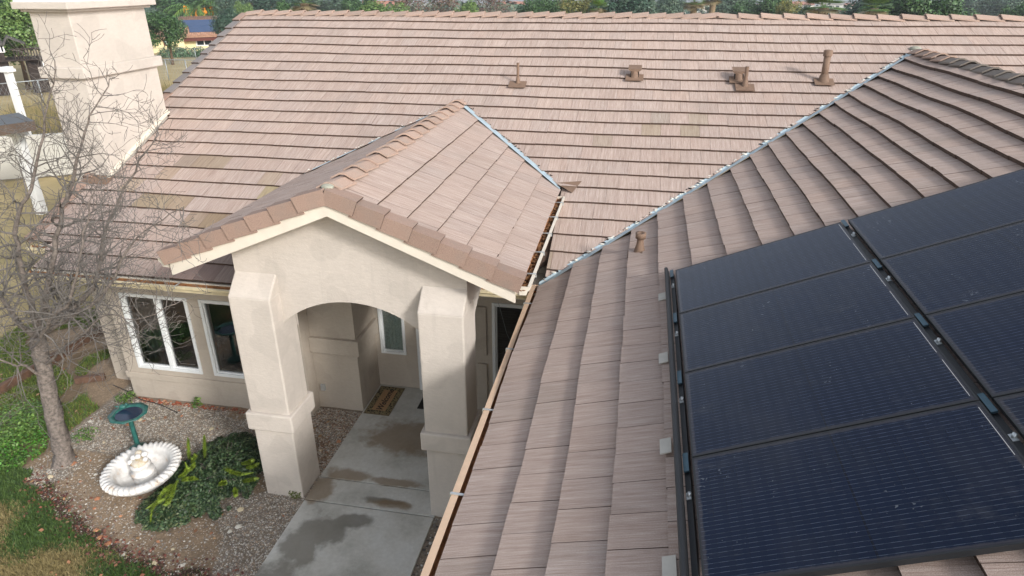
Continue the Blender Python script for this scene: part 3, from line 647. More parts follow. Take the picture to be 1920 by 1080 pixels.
B = MB(); B.prism([P(-8.1, 5.40/CA, .05), P(-7.64, 5.40/CA, .05), P(-7.64, 5.58/CA, .05), P(-8.1, 5.58/CA, .05)], (0, 0, .02)); B.build('saddle_flashing', 'vent_paint', ch_)

# ---- roof vents
def vent(x, y, kind, h, r):
    z = ZR+TA*y; B = MB(); pl = SL['main']; d = -y/CA
    B.prism([pl.P(x-.155, d-.08, .05), pl.P(x+.155, d-.08, .05), pl.P(x+.155, d+.14, .056), pl.P(x-.155, d+.14, .056)], pl.n*.008)
    B.lathe([(r*1.9, -.02), (r*1.5, .07), (r*1.1, .13)], 14, (x, y, z+.03))
    v = B.build('roof_vent', 'vent_paint', house)
    if kind == 'pipe':
        v2 = MB(); v2.tube([(x, y, z), (x, y, z+h)], r, 14, cap=False); v2.tube([(x, y, z+h), (x, y, z+h-.05)], r*.8, 12, 1); v2.build('vent_pipe', ['vent_paint', 'vent_dark'], v)
    if kind == 'capped':
        v2 = MB(); v2.tube([(x, y, z), (x-.01, y, z+h)], r, 16); v2.build('vent_pipe', ['vent_paint'], v)
        v3 = MB(); v3.lathe([(r*1.32, h-.085), (r*1.32, h), (r*1.0, h+.012), (.002, h+.012)], 18, (x-.01, y, z)); v3.build('vent_cap', ['vent_paint'], v)
    if kind == 'hood':
        v2 = MB(); v2.box(x-.06, x+.06, y-.05, y+.05, z, z+.14, 0); v2.box(x-.075, x-.061, y-.055, y+.05, z-.02, z+.13, 1); v2.box(x+.061, x+.075, y-.055, y+.05, z-.02, z+.13, 1); v2.build('vent_neck', ['vent_paint', 'vent_dark'], v)
        v3 = MB(); n = 10; pts = [(x+.115*math.cos(math.pi*(1+i/n)), y-.06, z+.18+.045*math.sin(math.pi*(1+i/n))*1.0) for i in range(n+1)]
        v3.prism(pts, (0, .2, .05)); v3.build('vent_hood', ['vent_paint'], v)
    return v
vent(-1.497, -2.50, 'pipe', .40, .024); vent(.54, -2.2, 'hood', .2, .05); vent(2.30, -2.2, 'hood', .2, .05); vent(2.39, -2.42, 'pipe', .37, .032); vent(3.68, -2.2, 'capped', .53, .055)
B = MB(); x, y = .80, -6.86; z = ZR+TA*(x-6.5); B.lathe([(.075, 0), (.06, .06), (.045, .12), (.04, .18), (.042, .2), (.062, .2), (.064, .27), (.03, .27), (.03, .24), (.002, .24)], 18, (x, y, z+.02)); v = B.build('roof_vent', 'vent_paint', house)
B = MB(); P = SL['wing'].P; d = (6.5-x)/CA; B.prism([P(y-.12, d-.06, .045), P(y+.10, d-.06, .045), P(y+.10, d+.13, .055), P(y-.12, d+.13, .055)], SL['wing'].n*.008); B.build('vent_flashing', 'vent_paint', v)

# ------------------------------------------------------------------ solar array
PY, PW, PLN = -7.957, 1.016, 1.64; PH = .13; wing = SL['wing']
def wpt(x, y, h): d = (6.5-x)/CA; return wing.P(y, d, h)
upv = Vector((CA, 0, SA)); nv = wing.n
def solar(c, r):
    x0 = 1.219+c*(PLN+.066)*CA; y0 = PY-r*1.0275
    base = wpt(x0, y0, PH); t = empty('solar_panel', base)
    def ch(B, n, m, bev=0):
        o = B.build(n, m, t, bev); o.matrix_parent_inverse = Matrix.Translation(-base); return o
    fw = .011; L, W = PLN, PW
    def Q(u, v, h): return base+upv*u-Vector((0, 1, 0))*v+nv*h
    B = MB()
    for (u0, u1, v0, v1) in ((0, L, 0, fw), (0, L, W-fw, W), (0, fw, fw, W-fw), (L-fw, L, fw, W-fw)):
        B.prism([Q(u0, v0, -.035), Q(u1, v0, -.035), Q(u1, v1, -.035), Q(u0, v1, -.035)], nv*.035)
    ch(B, 'panel_frame', 'black_metal')
    B = MB(); B.add([Q(fw, fw, -.002), Q(fw, W-fw, -.002), Q(L-fw, W-fw, -.002), Q(L-fw, fw, -.002)], [(0, 1, 2, 3)]); o = ch(B, 'cell_glass', 'solar_cells')
    ul = o.data.uv_layers.new(name='UVMap'); ul.data.foreach_set('uv', [0, 0, 0, 1, L-.02, 1, L-.02, 0]); 
    B = MB(); B.add([Q(fw, fw, -.03), Q(fw, W-fw, -.03), Q(L-fw, W-fw, -.03), Q(L-fw, fw, -.03)], [(0, 1, 2, 3)]); ch(B, 'back_sheet', 'black_metal')
    B = MB()
    for a, b in ((.05, .46), (.55, .95)): B.add([Q(L-.029, W*a, -.0012), Q(L-.029, W*b, -.0012), Q(L-.0265, W*b, -.0012), Q(L-.0265, W*a, -.0012)], [(0, 1, 2, 3)])
    ch(B, 'bus_strip', 'white_paint')
    return t
pos = ['at the ridge end of', 'second from the ridge end of', 'third from the ridge end of', 'nearest the camera in']
for c in (0, 1):
    for r in range(4):
        top(solar(c, r), 'dark solar panel %s the %s column' % (pos[r], 'left, skirt side' if c == 0 else 'right, uphill'), 'solar panel', 'solar panels on the wing roof')
sk_ = MB(); a, b = wpt(1.135, -7.90, .13), wpt(1.135, -12.4, .13)
sk_.bar(a, b, .035, .085, nv); top(sk_.build('array_skirt', 'black_metal', None, .012), 'black edge skirt along the lower side of the solar array', 'skirt')
def rail(x, lab):
    t = empty('mounting_rail', wpt(x, -12.1, .05)); B = MB(); B.bar(wpt(x, -7.93, .06), wpt(x, -12.15, .06), .035, .05, nv); o = B.build('rail_beam', 'black_metal', t); o.matrix_parent_inverse = Matrix.Translation(-t.location)
    for r in range(5):
        y = PY-r*1.0275+.005
        B = MB(); B.bar(wpt(x, y+.09, .10), wpt(x, y-.09, .10), .035, .012, nv); o = B.build('splice_plate', 'rail_metal', t); o.matrix_parent_inverse = Matrix.Translation(-t.location)
        if r < 4:
            y2 = y-.30; B = MB(); B.lathe([(.013, 0), (.013, .03), (.002, .032)], 8, tuple(wpt(x, y2, .085))); B.bar(wpt(x, y2+.03, .08), wpt(x, y2-.03, .08), .03, .02, nv); o = B.build('clamp_bolt', 'galvanised', t); o.matrix_parent_inverse = Matrix.Translation(-t.location)
    return top(t, lab, 'rail')
rail(1.175, 'mounting rail with plates and bolts between the black skirt and first panel column'); rail(2.765, 'mounting rail with plates and bolts in the gap between the two panel columns')
for i, (u, v) in enumerate(((1242, 556), (1244, 671), (1248, 836), (1255, 1064))):
    d_ = ray(u, v); n_ = np.array(nv); q0 = np.array(wpt(0, 0, .072)); t_ = n_@(q0-CAM)/(n_@d_); p_ = Vector(CAM+t_*d_); B = MB()
    B.obox(p_, upv*.04, Vector((0, .08, 0)), nv*.004)
    top(B.build('flashing_plate', 'flash_white'), 'pale flashing plate on the tiles beside the skirt, %s' % ['farthest from the camera', 'second from the far end', 'third from the far end', 'nearest the camera'][i], 'flashing', 'pale flashing plates')

# ------------------------------------------------------------------ walkway, garden ground
walk = MB(); walk.box(-3.24, -1.55, -11.5, -5.72, -.12, -.03); walk = struct(walk.build('walkway', 'concrete'))
for y0, y1 in ((-11.4, -8.492), (-8.474, -8.044), (-8.028, -5.71)):
    B = MB(); B.box(-3.26, -1.50, y0, y1, -.1, .004+.012); B.build('concrete_slab', 'concrete', walk, .006)
BND = [(-14, -8.35), (-7.7, -8.35), (-7.11, -8.85), (-6.4, -9.22), (-5.93, -9.47), (-5.16, -9.76), (-4.15, -9.92), (-3.2, -10.0), (2, -10.1)]
def bnd(x): return float(np.interp(x, [p[0] for p in BND], [p[1] for p in BND]))
def vnoise(x, y, s, seed=0):
    r = 0
    for i, (a, b, c) in enumerate(((1.0, 1.7, .3), (2.3, -1.1, 1.9), (-1.7, 2.9, 4.1), (3.9, 3.1, .7))): r += math.sin((x*a+y*b)*s+c+seed*1.7+i)*(.5 if i < 2 else .25)
    return r/1.5
def zone(x, y):
    """0 lawn 1 mulch 2 gravel 3 bare soil 4 weeds"""
    e = y-bnd(x)+.10*vnoise(x, y, 5)
    if x > -3.3: return 2
    if e < 0 and x > -7.9: return 0
    if x < -7.45 or (e < 0): return 4 if vnoise(x, y, 1.3, 2) > -.1 else 3
    if e < .14 and x > -6.9: return 1
    g = vnoise(x, y, 1.4, 5)+(.6 if y > -8.1 else -.1)-(.5 if (-6.6 < x < -5.0 and -9.6 < y < -8.7) else 0)
    return 2 if g > -.05 else 3
ZC = {0: lin('5a5a2e'), 1: lin('573c34'), 2: lin('8f8272'), 3: lin('97826a'), 4: lin('7d6a52')}
st_ = .05; gx = np.arange(-11, .21, st_); gy = np.arange(-11.4, -4.0, st_); V = []; Cc = []
rr = random.Random(11)
for y in gy:
    for x in gx:
        z = zone(x, y); V.append((x, y, -.012+.008*vnoise(x, y, 6, 1))); c = ZC[z]; j = 1+.12*vnoise(x, y, 9, 3)+rr.uniform(-.1, .1); Cc.append([q*j for q in c])
nxg = len(gx); F = [(j*nxg+i, j*nxg+i+1, (j+1)*nxg+i+1, (j+1)*nxg+i) for j in range(len(gy)-1) for i in range(nxg-1)]
struct(npmesh('garden_soil', V, F, ['soil'], Cc, smooth=True))
# gravel: faceted pebbles
def pebbles(name, n, box, accept, r0, r1, pal, seed, label):
    r = random.Random(seed); V = []; F = []; C = []
    base = [(1, 0, 0), (.3, .9, .1), (-.8, .55, 0), (-.75, -.6, .1), (.35, -.9, 0), (.15, .1, .75)]
    fc = [(0, 1, 5), (1, 2, 5), (2, 3, 5), (3, 4, 5), (4, 0, 5)]
    k = 0; tries = 0
    while k < n and tries < n*6:
        tries += 1; x, y = r.uniform(box[0], box[1]), r.uniform(box[2], box[3])
        if not accept(x, y, r): continue
        a = r.uniform(0, 6.28); s = r0+(r1-r0)*r.random()**2.2; ca_, sa_ = math.cos(a), math.sin(a); el = r.uniform(.6, 1); o = len(V); c = pal[r.randrange(len(pal))]; j = r.uniform(.75, 1.2)
        for bx, by, bz in base:
            px, py = bx*s*r.uniform(.85, 1.15), by*s*el; V.append((x+px*ca_-py*sa_, y+px*sa_+py*ca_, bz*s*.9-.008)); C.append([q*j for q in c])
        F += [tuple(i+o for i in f) for f in fc]; k += 1
    return stuff(npmesh(name, V, F, ['pebble'], C), label, 'gravel')
GP = [lin(h) for h in ('b7b0a4', 'a39c92', 'c6c0b4', '8d847a', 'a8947e', 'cfcabf', '857c74', 'b09c86')]
RP = [lin(h) for h in ('8f6a52', '7a5a48', 'a58a70', 'b9a48c', '6b5648')]
def accA(x, y, r):
    z = zone(x, y)
    if y > -6.8 and x < -4.0 and x > -7.15: return False
    return z == 2 or (z in (1, 3) and r.random() < .28)
pebbles('gravel_bed', 36000, (-7.4, -3.27, -10.0, -6.5), accA, .006, .018, GP, 21, 'pale mixed gravel covering the planting bed by the front wall')
pebbles('porch_gravel', 3500, (-3.98, -3.27, -7.95, -6.5), lambda x, y, r: True, .008, .02, RP+GP[:3], 22, 'reddish gravel between the left column and the entry niche')
pebbles('side_gravel', 5000, (-1.48, .19, -11.0, -6.35), lambda x, y, r: True, .01, .026, [lin(h) for h in ('5f5a54', '8a857d', 'c8c6c0', '4a4643', '9c958a')], 23, 'dark and white gravel strip right of the walkway')
pebbles('stones', 90, (-7.4, -3.3, -10.0, -6.8), lambda x, y, r: zone(x, y) in (1, 2, 3), .025, .06, [lin('c98f6a'), lin('d8c9a8'), lin('b27a5a'), lin('cfcabd')], 24, 'scattered larger tan stones in the planting bed')
pebbles('wall_foot_rubble', 260, (-7.1, -4.0, -6.86, -6.76), lambda x, y, r: True, .012, .04, [lin('a4583c'), lin('8a4a34'), lin('b98a6a')], 25, 'red brick crumbs along the foot of the front wall')
def blades(name, n, box, accept, h0, h1, pal, seed, label, cat, lean=.5, wd=.006):
    r = random.Random(seed); V = []; F = []; C = []; k = 0; tries = 0
    while k < n and tries < n*8:
        tries += 1; x, y = r.uniform(box[0], box[1]), r.uniform(box[2], box[3]); q = accept(x, y, r)
        if not q: continue
        h = r.uniform(h0, h1)*q; a = r.uniform(0, 6.28); w_ = wd*r.uniform(.7, 1.3); b = r.uniform(0, 6.28); l = r.uniform(.1, lean)*h
        c = pal(x, y, r); j = r.uniform(.7, 1.25); o = len(V); z0 = -.015
        V += [(x-w_*math.cos(a), y-w_*math.sin(a), z0), (x+w_*math.cos(a), y+w_*math.sin(a), z0), (x+l*math.cos(b), y+l*math.sin(b), z0+h)]
        C += [[t*j*.7 for t in c]]*2+[[t*j for t in c]]; F.append((o, o+1, o+2)); k += 1
    return stuff(npmesh(name, V, F, ['grass'], C), label, cat)
g1, g2, g3 = lin('587332'), lin('998a5c'), lin('3f5a2c')
def lawnpal(x, y, r):
    t = vnoise(x, y, 1.6, 8)+(-9.55-y)*.9+r.uniform(-.35, .35)
    return g2 if t > .35 else (g1 if r.random() < .55 else g3)
blades('lawn', 120000, (-11, -3.3, -11.4, -8.2), lambda x, y, r: (1 if zone(x, y) == 0 else (0 if not (zone(x, y) == 1 and r.random() < .12) else .7)), .025, .07, lawnpal, 31, 'green and straw coloured lawn in the lower left corner', 'lawn', 1.2, .006)
blades('weed_grass', 30000, (-11, -7.3, -8.6, -4.1), lambda x, y, r: .9 if zone(x, y) == 4 and vnoise(x, y, 2.1, 4) > -.2 else 0, .03, .09, lambda x, y, r: g1 if r.random() < .6 else lin('7d8a3a'), 32, 'patchy green weeds left of the house wall', 'weeds', 1., .007)
# leafy masses
def leaves(n, gen, size, pal, seed, asp=.55):
    r = random.Random(seed); V = []; F = []; C = []
    for _ in range(n):
        p, nrm, sh = gen(r); d = Vector((r.gauss(0, 1), r.gauss(0, 1), r.gauss(0, .6))).normalized(); nrm = (Vector(nrm)+Vector((r.gauss(0, .5), r.gauss(0, .5), r.gauss(0, .5)))).normalized()
        a = (d-nrm*d.dot(nrm)).normalized(); b = nrm.cross(a); s = size*r.uniform(.5, 1.55); p = Vector(p); o = len(V); c = pal[r.randrange(len(pal))]; j = r.uniform(.7, 1.3)
        V += [p-a*s, p-b*s*asp, p+a*s, p+b*s*asp]; F.append((o, o+1, o+2, o+3)); C += [[t*j for t in c]]*4
    return V, F, C
def mound(cx, cy, rx, ry, h, seed):
    def g(r):
        while True:
            u, v = r.uniform(-1, 1), r.uniform(-1, 1); q = u*u+v*v
            if q < 1+.45*vnoise(u*3, v*3, 1.5, seed): break
        z = h*max(.05, (1-q*.85))**.5*(.75+.35*vnoise(cx+u*rx, cy+v*ry, 7, seed))*r.uniform(.55, 1)
        return (cx+u*rx, cy+v*ry, z), (u*.5, v*.5, 1), 1
    return g
sh = empty('groundcover_shrub', (-4.62, -8.32, 0)); top(sh, 'low dark green shrub mound beside the white fountain bowl', 'shrub')
V, F, C = leaves(15000, mound(-4.62, -8.25, .62, .86, .30, 3), .020, [lin(h) for h in ('2e4526', '3b5432', '22361f', '4a613c', '5a6a46')], 41)
V2, F2, C2 = leaves(5200, mound(-4.86, -8.92, .42, .44, .2, 5), .020, [lin(h) for h in ('2e4526', '3b5432', '22361f', '4a613c', '606a44')], 42); F += [tuple(i+len(V) for i in f) for f in F2]; V += V2; C += C2
o = npmesh('foliage', V, F, ['leaf'], C, sh); o.matrix_parent_inverse = Matrix.Translation(-sh.location)
B = MB(); r = random.Random(4)
for i in range(26):
    a = r.uniform(0, 6.28); q = r.uniform(.2, .85); B.tube([(-4.62, -8.25, 0), (-4.62+.6*q*math.cos(a)*.5, -8.25+.85*q*math.sin(a)*.5, .12), (-4.62+.6*q*math.cos(a), -8.25+.85*q*math.sin(a), .2)], [.008, .006, .003], 4)
o = B.build('stems', 'bark', sh); o.matrix_parent_inverse = Matrix.Translation(-sh.location)
def frond(path, wid, seed):
    r = random.Random(seed); P = [Vector(p) for p in path]; V = []; F = []; C = []; n = 620
    for i in range(n):
        t = r.random()**.9*(len(P)-1); a = min(int(t), len(P)-2); p = P[a].lerp(P[a+1], t-a); d = (P[a+1]-P[a]).normalized(); tt = t/(len(P)-1)
        w_ = wid*(math.sin(math.pi*min(1, .18+tt*.82))**.7); q = Vector((r.gauss(0, 1), r.gauss(0, 1), r.gauss(0, 1))); q = (q-d*q.dot(d)).normalized()
        e = p+q*w_*r.uniform(.6, 1)+d*w_*.8; s = q.cross(d)*.0045; o = len(V); V += [p-s, p+s, e]; F.append((o, o+1, o+2)); j = r.uniform(.75, 1.25); c = lin('8fa338') if r.random() < .6 else lin('748f30'); C += [[x*j for x in c]]*3
    return V, F, C
def fern(lab, curves):
    b = curves[0][0]; t = empty('foxtail_fern', (b[0], b[1], 0)); top(t, lab, 'fern')
    for i, cv in enumerate(curves):
        V, F, C = frond(cv, .044, 60+i); o = npmesh('frond', V, F, ['leaf'], C, t); o.matrix_parent_inverse = Matrix.Translation(-t.location)
def fr_(pts, zs):
    return [tuple(at_z(u, v, z)) for (u, v), z in zip(pts, zs)]
fern('yellow green foxtail fern spilling from the fountain rim to the gravel', [
    fr_(((330, 915), (305, 925), (285, 955), (281, 985)), (.2, .28, .2, .05)), fr_(((335, 900), (310, 935), (290, 945), (272, 955)), (.2, .26, .2, .1)), fr_(((330, 905), (322, 930), (312, 945), (320, 940)), (.2, .3, .3, .25)),
    fr_(((335, 895), (345, 890), (352, 880), (347, 866)), (.2, .3, .4, .48)), fr_(((340, 900), (352, 898), (362, 897), (372, 899)), (.2, .3, .32, .3)), fr_(((348, 885), (355, 880), (362, 874), (366, 866)), (.2, .3, .36, .4)), fr_(((325, 908), (310, 918), (300, 930), (296, 942)), (.2, .3, .25, .15))])
fern('upright yellow green foxtail plumes at the back of the dark shrub', [
    fr_(((355, 862), (354, 848), (353, 832), (352, 820)), (.15, .3, .4, .5)), fr_(((384, 860), (384, 842), (383, 826), (383, 815)), (.15, .3, .42, .52)), fr_(((360, 870), (362, 862), (366, 856), (364, 850)), (.2, .28, .32, .36))])
fern('yellow green foxtail fronds arching toward the left porch column', [
    fr_(((418, 876), (432, 884), (452, 890), (476, 886)), (.22, .3, .32, .25)), fr_(((452, 870), (462, 868), (470, 865), (479, 861)), (.2, .26, .3, .26)), fr_(((462, 876), (470, 876), (478, 873), (487, 868)), (.2, .26, .28, .24)), fr_(((455, 902), (464, 901), (475, 899), (486, 896)), (.2, .24, .26, .2)),
    fr_(((410, 910), (416, 906), (420, 905), (424, 906)), (.22, .28, .3, .3)), fr_(((440, 915), (441, 921), (442, 927), (441, 932)), (.22, .28, .28, .2))])
# small weeds
def weed(x, y, rad, h, n, pal, lab, seed, size=.018):
    def g(r):
        a = r.uniform(0, 6.28); q = r.random()**.6*rad; return (x+q*math.cos(a), y+q*math.sin(a), r.uniform(.01, h)), (0, 0, 1), 1
    V, F, C = leaves(n, g, size, pal, seed); o = npmesh('weed', V, F, ['leaf'], C); return top(o, lab, 'weed')
GR = [lin('5a7a34'), lin('48662c'), lin('6f8c40')]
p = at_z(236, 750, 0); weed(p.x, p.y, .16, .09, 260, GR, 'bright green weed tuft behind the bird bath bowl', 71)
p = at_z(370, 762, 0); weed(p.x, p.y, .07, .14, 50, GR, 'small leafy weed at the foot of the front wall', 72, .028)
p = at_z(556, 928, 0); weed(p.x, p.y, .09, .1, 150, [lin('5f6a2e'), lin('6f7a3a')], 'dull green weed at the foot of the left porch column', 73)
p = at_z(160, 818, 0); weed(p.x, p.y, .2, .06, 220, GR, 'low weed patch right of the tree trunk', 74)
p = at_z(40, 800, 0); weed(p.x, p.y, .55, .2, 3200, [lin('5f7f36'), lin('4a6c2c'), lin('6f8c42')], 'bright green leafy plant left of the tree trunk', 75, .02)
p = at_z(20, 850, 0); weed(p.x, p.y, .5, .14, 1900, [lin('5f7f36'), lin('4a6c2c'), lin('4d8a24')], 'broad leafy green plant at the lawn edge by the tree', 76, .02)
V, F, C = leaves(900, lambda r: ((lambda x: (x, bnd(x)+r.gauss(.05, .13), .012+r.random()*.02))(r.uniform(-7.2, -3.4)), (0, 0, 1), 1), .017, [lin('6a3a30'), lin('7d4a3a'), lin('54302c'), lin('7d5444')], 77, .7)
stuff(npmesh('fallen_leaves', V, F, ['leaf'], C), 'strip of red brown fallen leaves along the lawn edge', 'leaves')
V, F, C = leaves(420, lambda r: ((r.uniform(-10, -3.4), r.uniform(-10.6, -5.5), .03+r.random()*.02), (0, 0, 1), 1), .024, [lin('94684a'), lin('8a5744'), lin('a5825c')], 78, .7)
keep = [i for i, f in enumerate(F) if not (V[f[0]][1] > -6.8 and V[f[0]][0] > -7.3)]
stuff(npmesh('scattered_leaves', V, [F[i] for i in keep], ['leaf'], C), 'orange brown dead leaves scattered over lawn and bed', 'leaves')
# timber edging
B = MB(); B.bar((-9.35, -7.35, .07), (-9.2, -4.6, .07), .10, .16); top(B.build('timber_edging', 'timber', None, .01), 'long red brown timber edging board left of the house', 'board')
B = MB(); B.bar((-8.35, -6.60, .06), (-7.95, -6.40, .06), .09, .11); top(B.build('timber_block', 'timber', None, .008), 'short orange brown timber offcut by the house corner', 'board')
B = MB(); B.tube(smooth_path([at_z(u, v, .012) for u, v in ((212, 722), (235, 732), (262, 748), (298, 758), (333, 774))], 4), .007, 6); top(B.build('drip_hose', 'black_metal'), 'thin black drip hose crossing the gravel by the wall corner', 'hose')

# ---- bird bath
bb = top(empty('bird_bath', (-6.12, -7.95, 0)), 'green metal bird bath on a fluted stem with dark water', 'bird bath')
def loc(B, n, m, t, bev=0):
    o = B.build(n, m, t, bev); return o
B = MB(); B.lathe([(.15, 0), (.15, .03), (.10, .06), (.05, .09), (.038, .12)], 18); loc(B, 'base', 'verdigris', bb)
B = MB(); B.lathe([(.036, .10), (.034, .55), (.05, .60), (.09, .63)], 16, mod=lambda i, t, r, z: (r*(1+.10*math.cos(8*t)), z)); loc(B, 'stem', 'verdigris', bb)
B = MB(); B.lathe([(.02, .62), (.16, .63), (.23, .67), (.285, .70), (.29, .712), (.22, .71), (.205, .69), (.17, .665), (.002, .655)], 32, mod=lambda i, t, r, z: (r*(1+(.035*math.cos(9*t) if i in (3, 4) else 0)), z)); loc(B, 'bowl', 'verdigris', bb)
B = MB(); B.lathe([(.198, .692), (.002, .692)], 28); loc(B, 'water', 'water_dark', bb)
B = MB(); B.ball((-.15, .13, .745), .045, 8, 0, (1.5, 1, .8)); B.ball((-.085, .14, .775), .026, 8); B.tube([(-.19, .12, .745), (-.26, .10, .765)], [.02, .008], 6); B.tube([(-.06, .14, .775), (-.035, .145, .77)], [.008, .002], 5); loc(B, 'bird_figure', 'verdigris', bb)
bb.rotation_euler = (0, 0, .2); bb.scale = (.88, .88, .9)
# ---- fountain bowl
fb = top(empty('fountain_bowl', (-5.56, -8.52, 0)), 'white scalloped fountain bowl with a cream stained centre piece', 'fountain')
NL = 40
def gad(i, t, r, z):
    k = abs(math.sin(NL*t/2+i*.5)); a = {4: .03, 5: .045, 6: .05, 7: .045, 8: .03, 3: .02}.get(i, 0)
    return r+a*(k-.4)*.9, z+a*(k-.5)*.6
B = MB(); B.lathe([(.22, 0), (.30, .02), (.40, .08), (.48, .15), (.535, .21), (.56, .25), (.55, .29), (.50, .31), (.44, .305), (.405, .27), (.385, .20), (.365, .10), (.30, .05), (.002, .04)], NL*6, mod=gad); loc(B, 'basin', 'fountain_stone', fb)
B = MB(); B.lathe([(.17, .04), (.17, .11), (.155, .12), (.155, .17), (.175, .185), (.17, .22), (.135, .24), (.13, .31), (.15, .33), (.135, .36), (.09, .37), (.002, .37)], 32); loc(B, 'pedestal', 'fountain_stone', fb)
B = MB(); B.lathe([(.11, .36), (.125, .39), (.11, .42), (.06, .44), (.002, .445)], 24, mod=lambda i, t, r, z: (r*(1+.08*math.cos(10*t)), z)); loc(B, 'crown', 'cast_cream', fb)
for i, (x, y, z, q) in enumerate(((-.10, .06, .37, .05), (-.03, .13, .40, .055), (.08, .10, .39, .05), (.0, .02, .41, .045), (-.14, -.03, .35, .04), (.12, .0, .36, .04))):
    B = MB(); B.ball((x*.85, y*.85, z+.07), q, 10, 0, (1, 1, .9)); loc(B, 'shell_knob', 'cast_cream' if i == 1 else 'fountain_stone', fb)
fb.rotation_euler = (math.radians(3), math.radians(-3), .3); fb.scale = (.87, .87, .86)
# ---- mats
mt = top(empty('welcome_mat', (-3.02, -6.155, .017)), 'tan door mat with dark scroll border reading Welcome', 'mat')
def mo(B, n, m):
    o = B.build(n, m, mt); return o
mo(MB().box(-.21, .21, -.39, .39, 0, .008), 'mat_base', 'mat_edge'); mo(MB().box(-.195, .195, -.372, .372, .008, .011), 'border', 'mat_border'); mo(MB().box(-.115, .115, -.285, .285, .011, .014), 'field', 'mat_tan')
tcu = bpy.data.curves.new('lettering', 'FONT'); tcu.body = 'Welcome'; tcu.size = .15; tcu.offset = .002; tcu.shear = .35; tcu.align_x = 'CENTER'; tcu.align_y = 'CENTER'; tcu.extrude = .001
to = bpy.data.objects.new('tmp', tcu); COL.objects.link(to); bpy.context.view_layer.update()
me = bpy.data.meshes.new_from_object(to.evaluated_get(bpy.context.evaluated_depsgraph_get())); bpy.data.objects.remove(to)
lt = bpy.data.objects.new('lettering', me); COL.objects.link(lt); me.materials.clear(); me.materials.append(M['mat_black']); lt.parent = mt; lt.location = (0.01, 0, .0155); lt.rotation_euler = (0, 0, math.radians(90))
mt.rotation_euler = (0, 0, 0)
m2 = empty('door_mat', (-2.08, -6.02, .017)); top(m2, 'dark floral door mat half hidden behind the right column', 'mat')
MB().box(-.36, .36, -.25, .25, 0, .009).build('mat_base', 'mat_black', m2); MB().box(-.29, .29, -.19, .19, .009, .012).build('mat_field', 'mat_floral', m2)

# ------------------------------------------------------------------ bare tree
tree = top(empty('bare_tree', (-6.98, -8.39, 0)), 'leafless grey tree in front of the left house corner', 'tree')
r = random.Random(99); inv = Matrix.Translation(-tree.location)
fork = Vector((-6.70, -8.39, 2.05))
TB = MB(); tp = smooth_path([(-6.98, -8.39, -.1), (-6.93, -8.39, .25), (-6.865, -8.38, .98), (-6.77, -8.38, 1.6), fork], 5); TB.tube(tp, [.20-.085*min(1, i/4)-.03*i/len(tp) for i in range(len(tp))], 12)
for v_i in range(len(TB.v)):
    x, y, z = TB.v[v_i]; q = .012*math.sin(x*60+z*9)+.01*math.sin(y*70-z*14); TB.v[v_i] = (x+q, y+q*.6, z)
o = TB.build('trunk', 'bark', tree); o.matrix_parent_inverse = inv
def Y(u, v, y): return at_y(u, v, y)
LIMBS = [([fork, Y(105, 600, -8.25), Y(140, 575, -8.1), Y(180, 525, -8.0), Y(190, 460, -7.9), Y(212, 395, -7.8), Y(262, 300, -7.7), Y(300, 255, -7.65)], .072),
         ([fork, Y(82, 580, -8.4), Y(98, 490, -8.4), Y(112, 410, -8.35), Y(138, 345, -8.3), Y(150, 280, -8.3), Y(170, 215, -8.25), Y(208, 150, -8.2)], .066),
         ([fork, Y(60, 580, -8.5), Y(40, 500, -8.6), Y(30, 420, -8.65), Y(55, 350, -8.6), Y(78, 280, -8.55), Y(90, 200, -8.5), Y(105, 115, -8.5)], .062),
         ([fork, Y(40, 610, -8.6), Y(5, 560, -8.8), Y(-40, 470, -8.9), Y(-60, 380, -8.9), Y(-40, 300, -8.9)], .06),
         ([fork, Y(120, 600, -8.6), Y(165, 575, -8.75), Y(205, 540, -8.8), Y(240, 470, -8.8), Y(285, 420, -8.75), Y(345, 385, -8.7)], .045),
         ([fork, Y(70, 640, -8.7), Y(95, 600, -8.95), Y(130, 560, -9.05), Y(150, 470, -9.05), Y(165, 400, -9.0), Y(190, 320, -9.0)], .05),
         ([Vector((-6.78, -8.38, 1.6)), Y(110, 660, -8.6), Y(150, 630, -8.8), Y(200, 590, -8.9), Y(250, 600, -8.95), Y(330, 570, -8.95)], .03),
         ([Vector((-6.8, -8.38, 1.45)), Y(50, 690, -8.6), Y(10, 680, -8.8), Y(-30, 650, -8.9), Y(-70, 600, -8.9)], .035)]
def grow(B, p, d, L, rad, lev):
    n = 5 if lev < 2 else 4; path = [Vector(p)]; dd = Vector(d).normalized(); kids = []
    curve = Vector((r.gauss(0, .22), r.gauss(0, .22), r.gauss(.12, .18)))
    for i in range(n):
        dd = (dd+curve*.5+Vector((r.gauss(0, .16), r.gauss(0, .16), r.gauss(0, .14)))).normalized(); path.append(path[-1]+dd*L/n)
        if lev < 3: kids.append((path[-1].copy(), dd.copy(), i/n))
    rr_ = [max(.0023, rad*(1-.72*i/n)) for i in range(n+1)]
    B.tube(path, rr_, 5 if rad > .008 else 3, 0, True, False)
    for q, dk_, t in kids:
        for _ in range(1):
            if r.random() < (.82 if lev < 2 else .58):
                a = Vector((r.gauss(0, 1), r.gauss(0, 1), r.gauss(.15, .8))); a = (a-dk_*a.dot(dk_)).normalized(); nd = (dk_*.65+a*r.uniform(.5, .95)).normalized()
                grow(B, q, nd, L*r.uniform(.45, .72), max(.003, rad*.5*(1-.4*t)), lev+1)
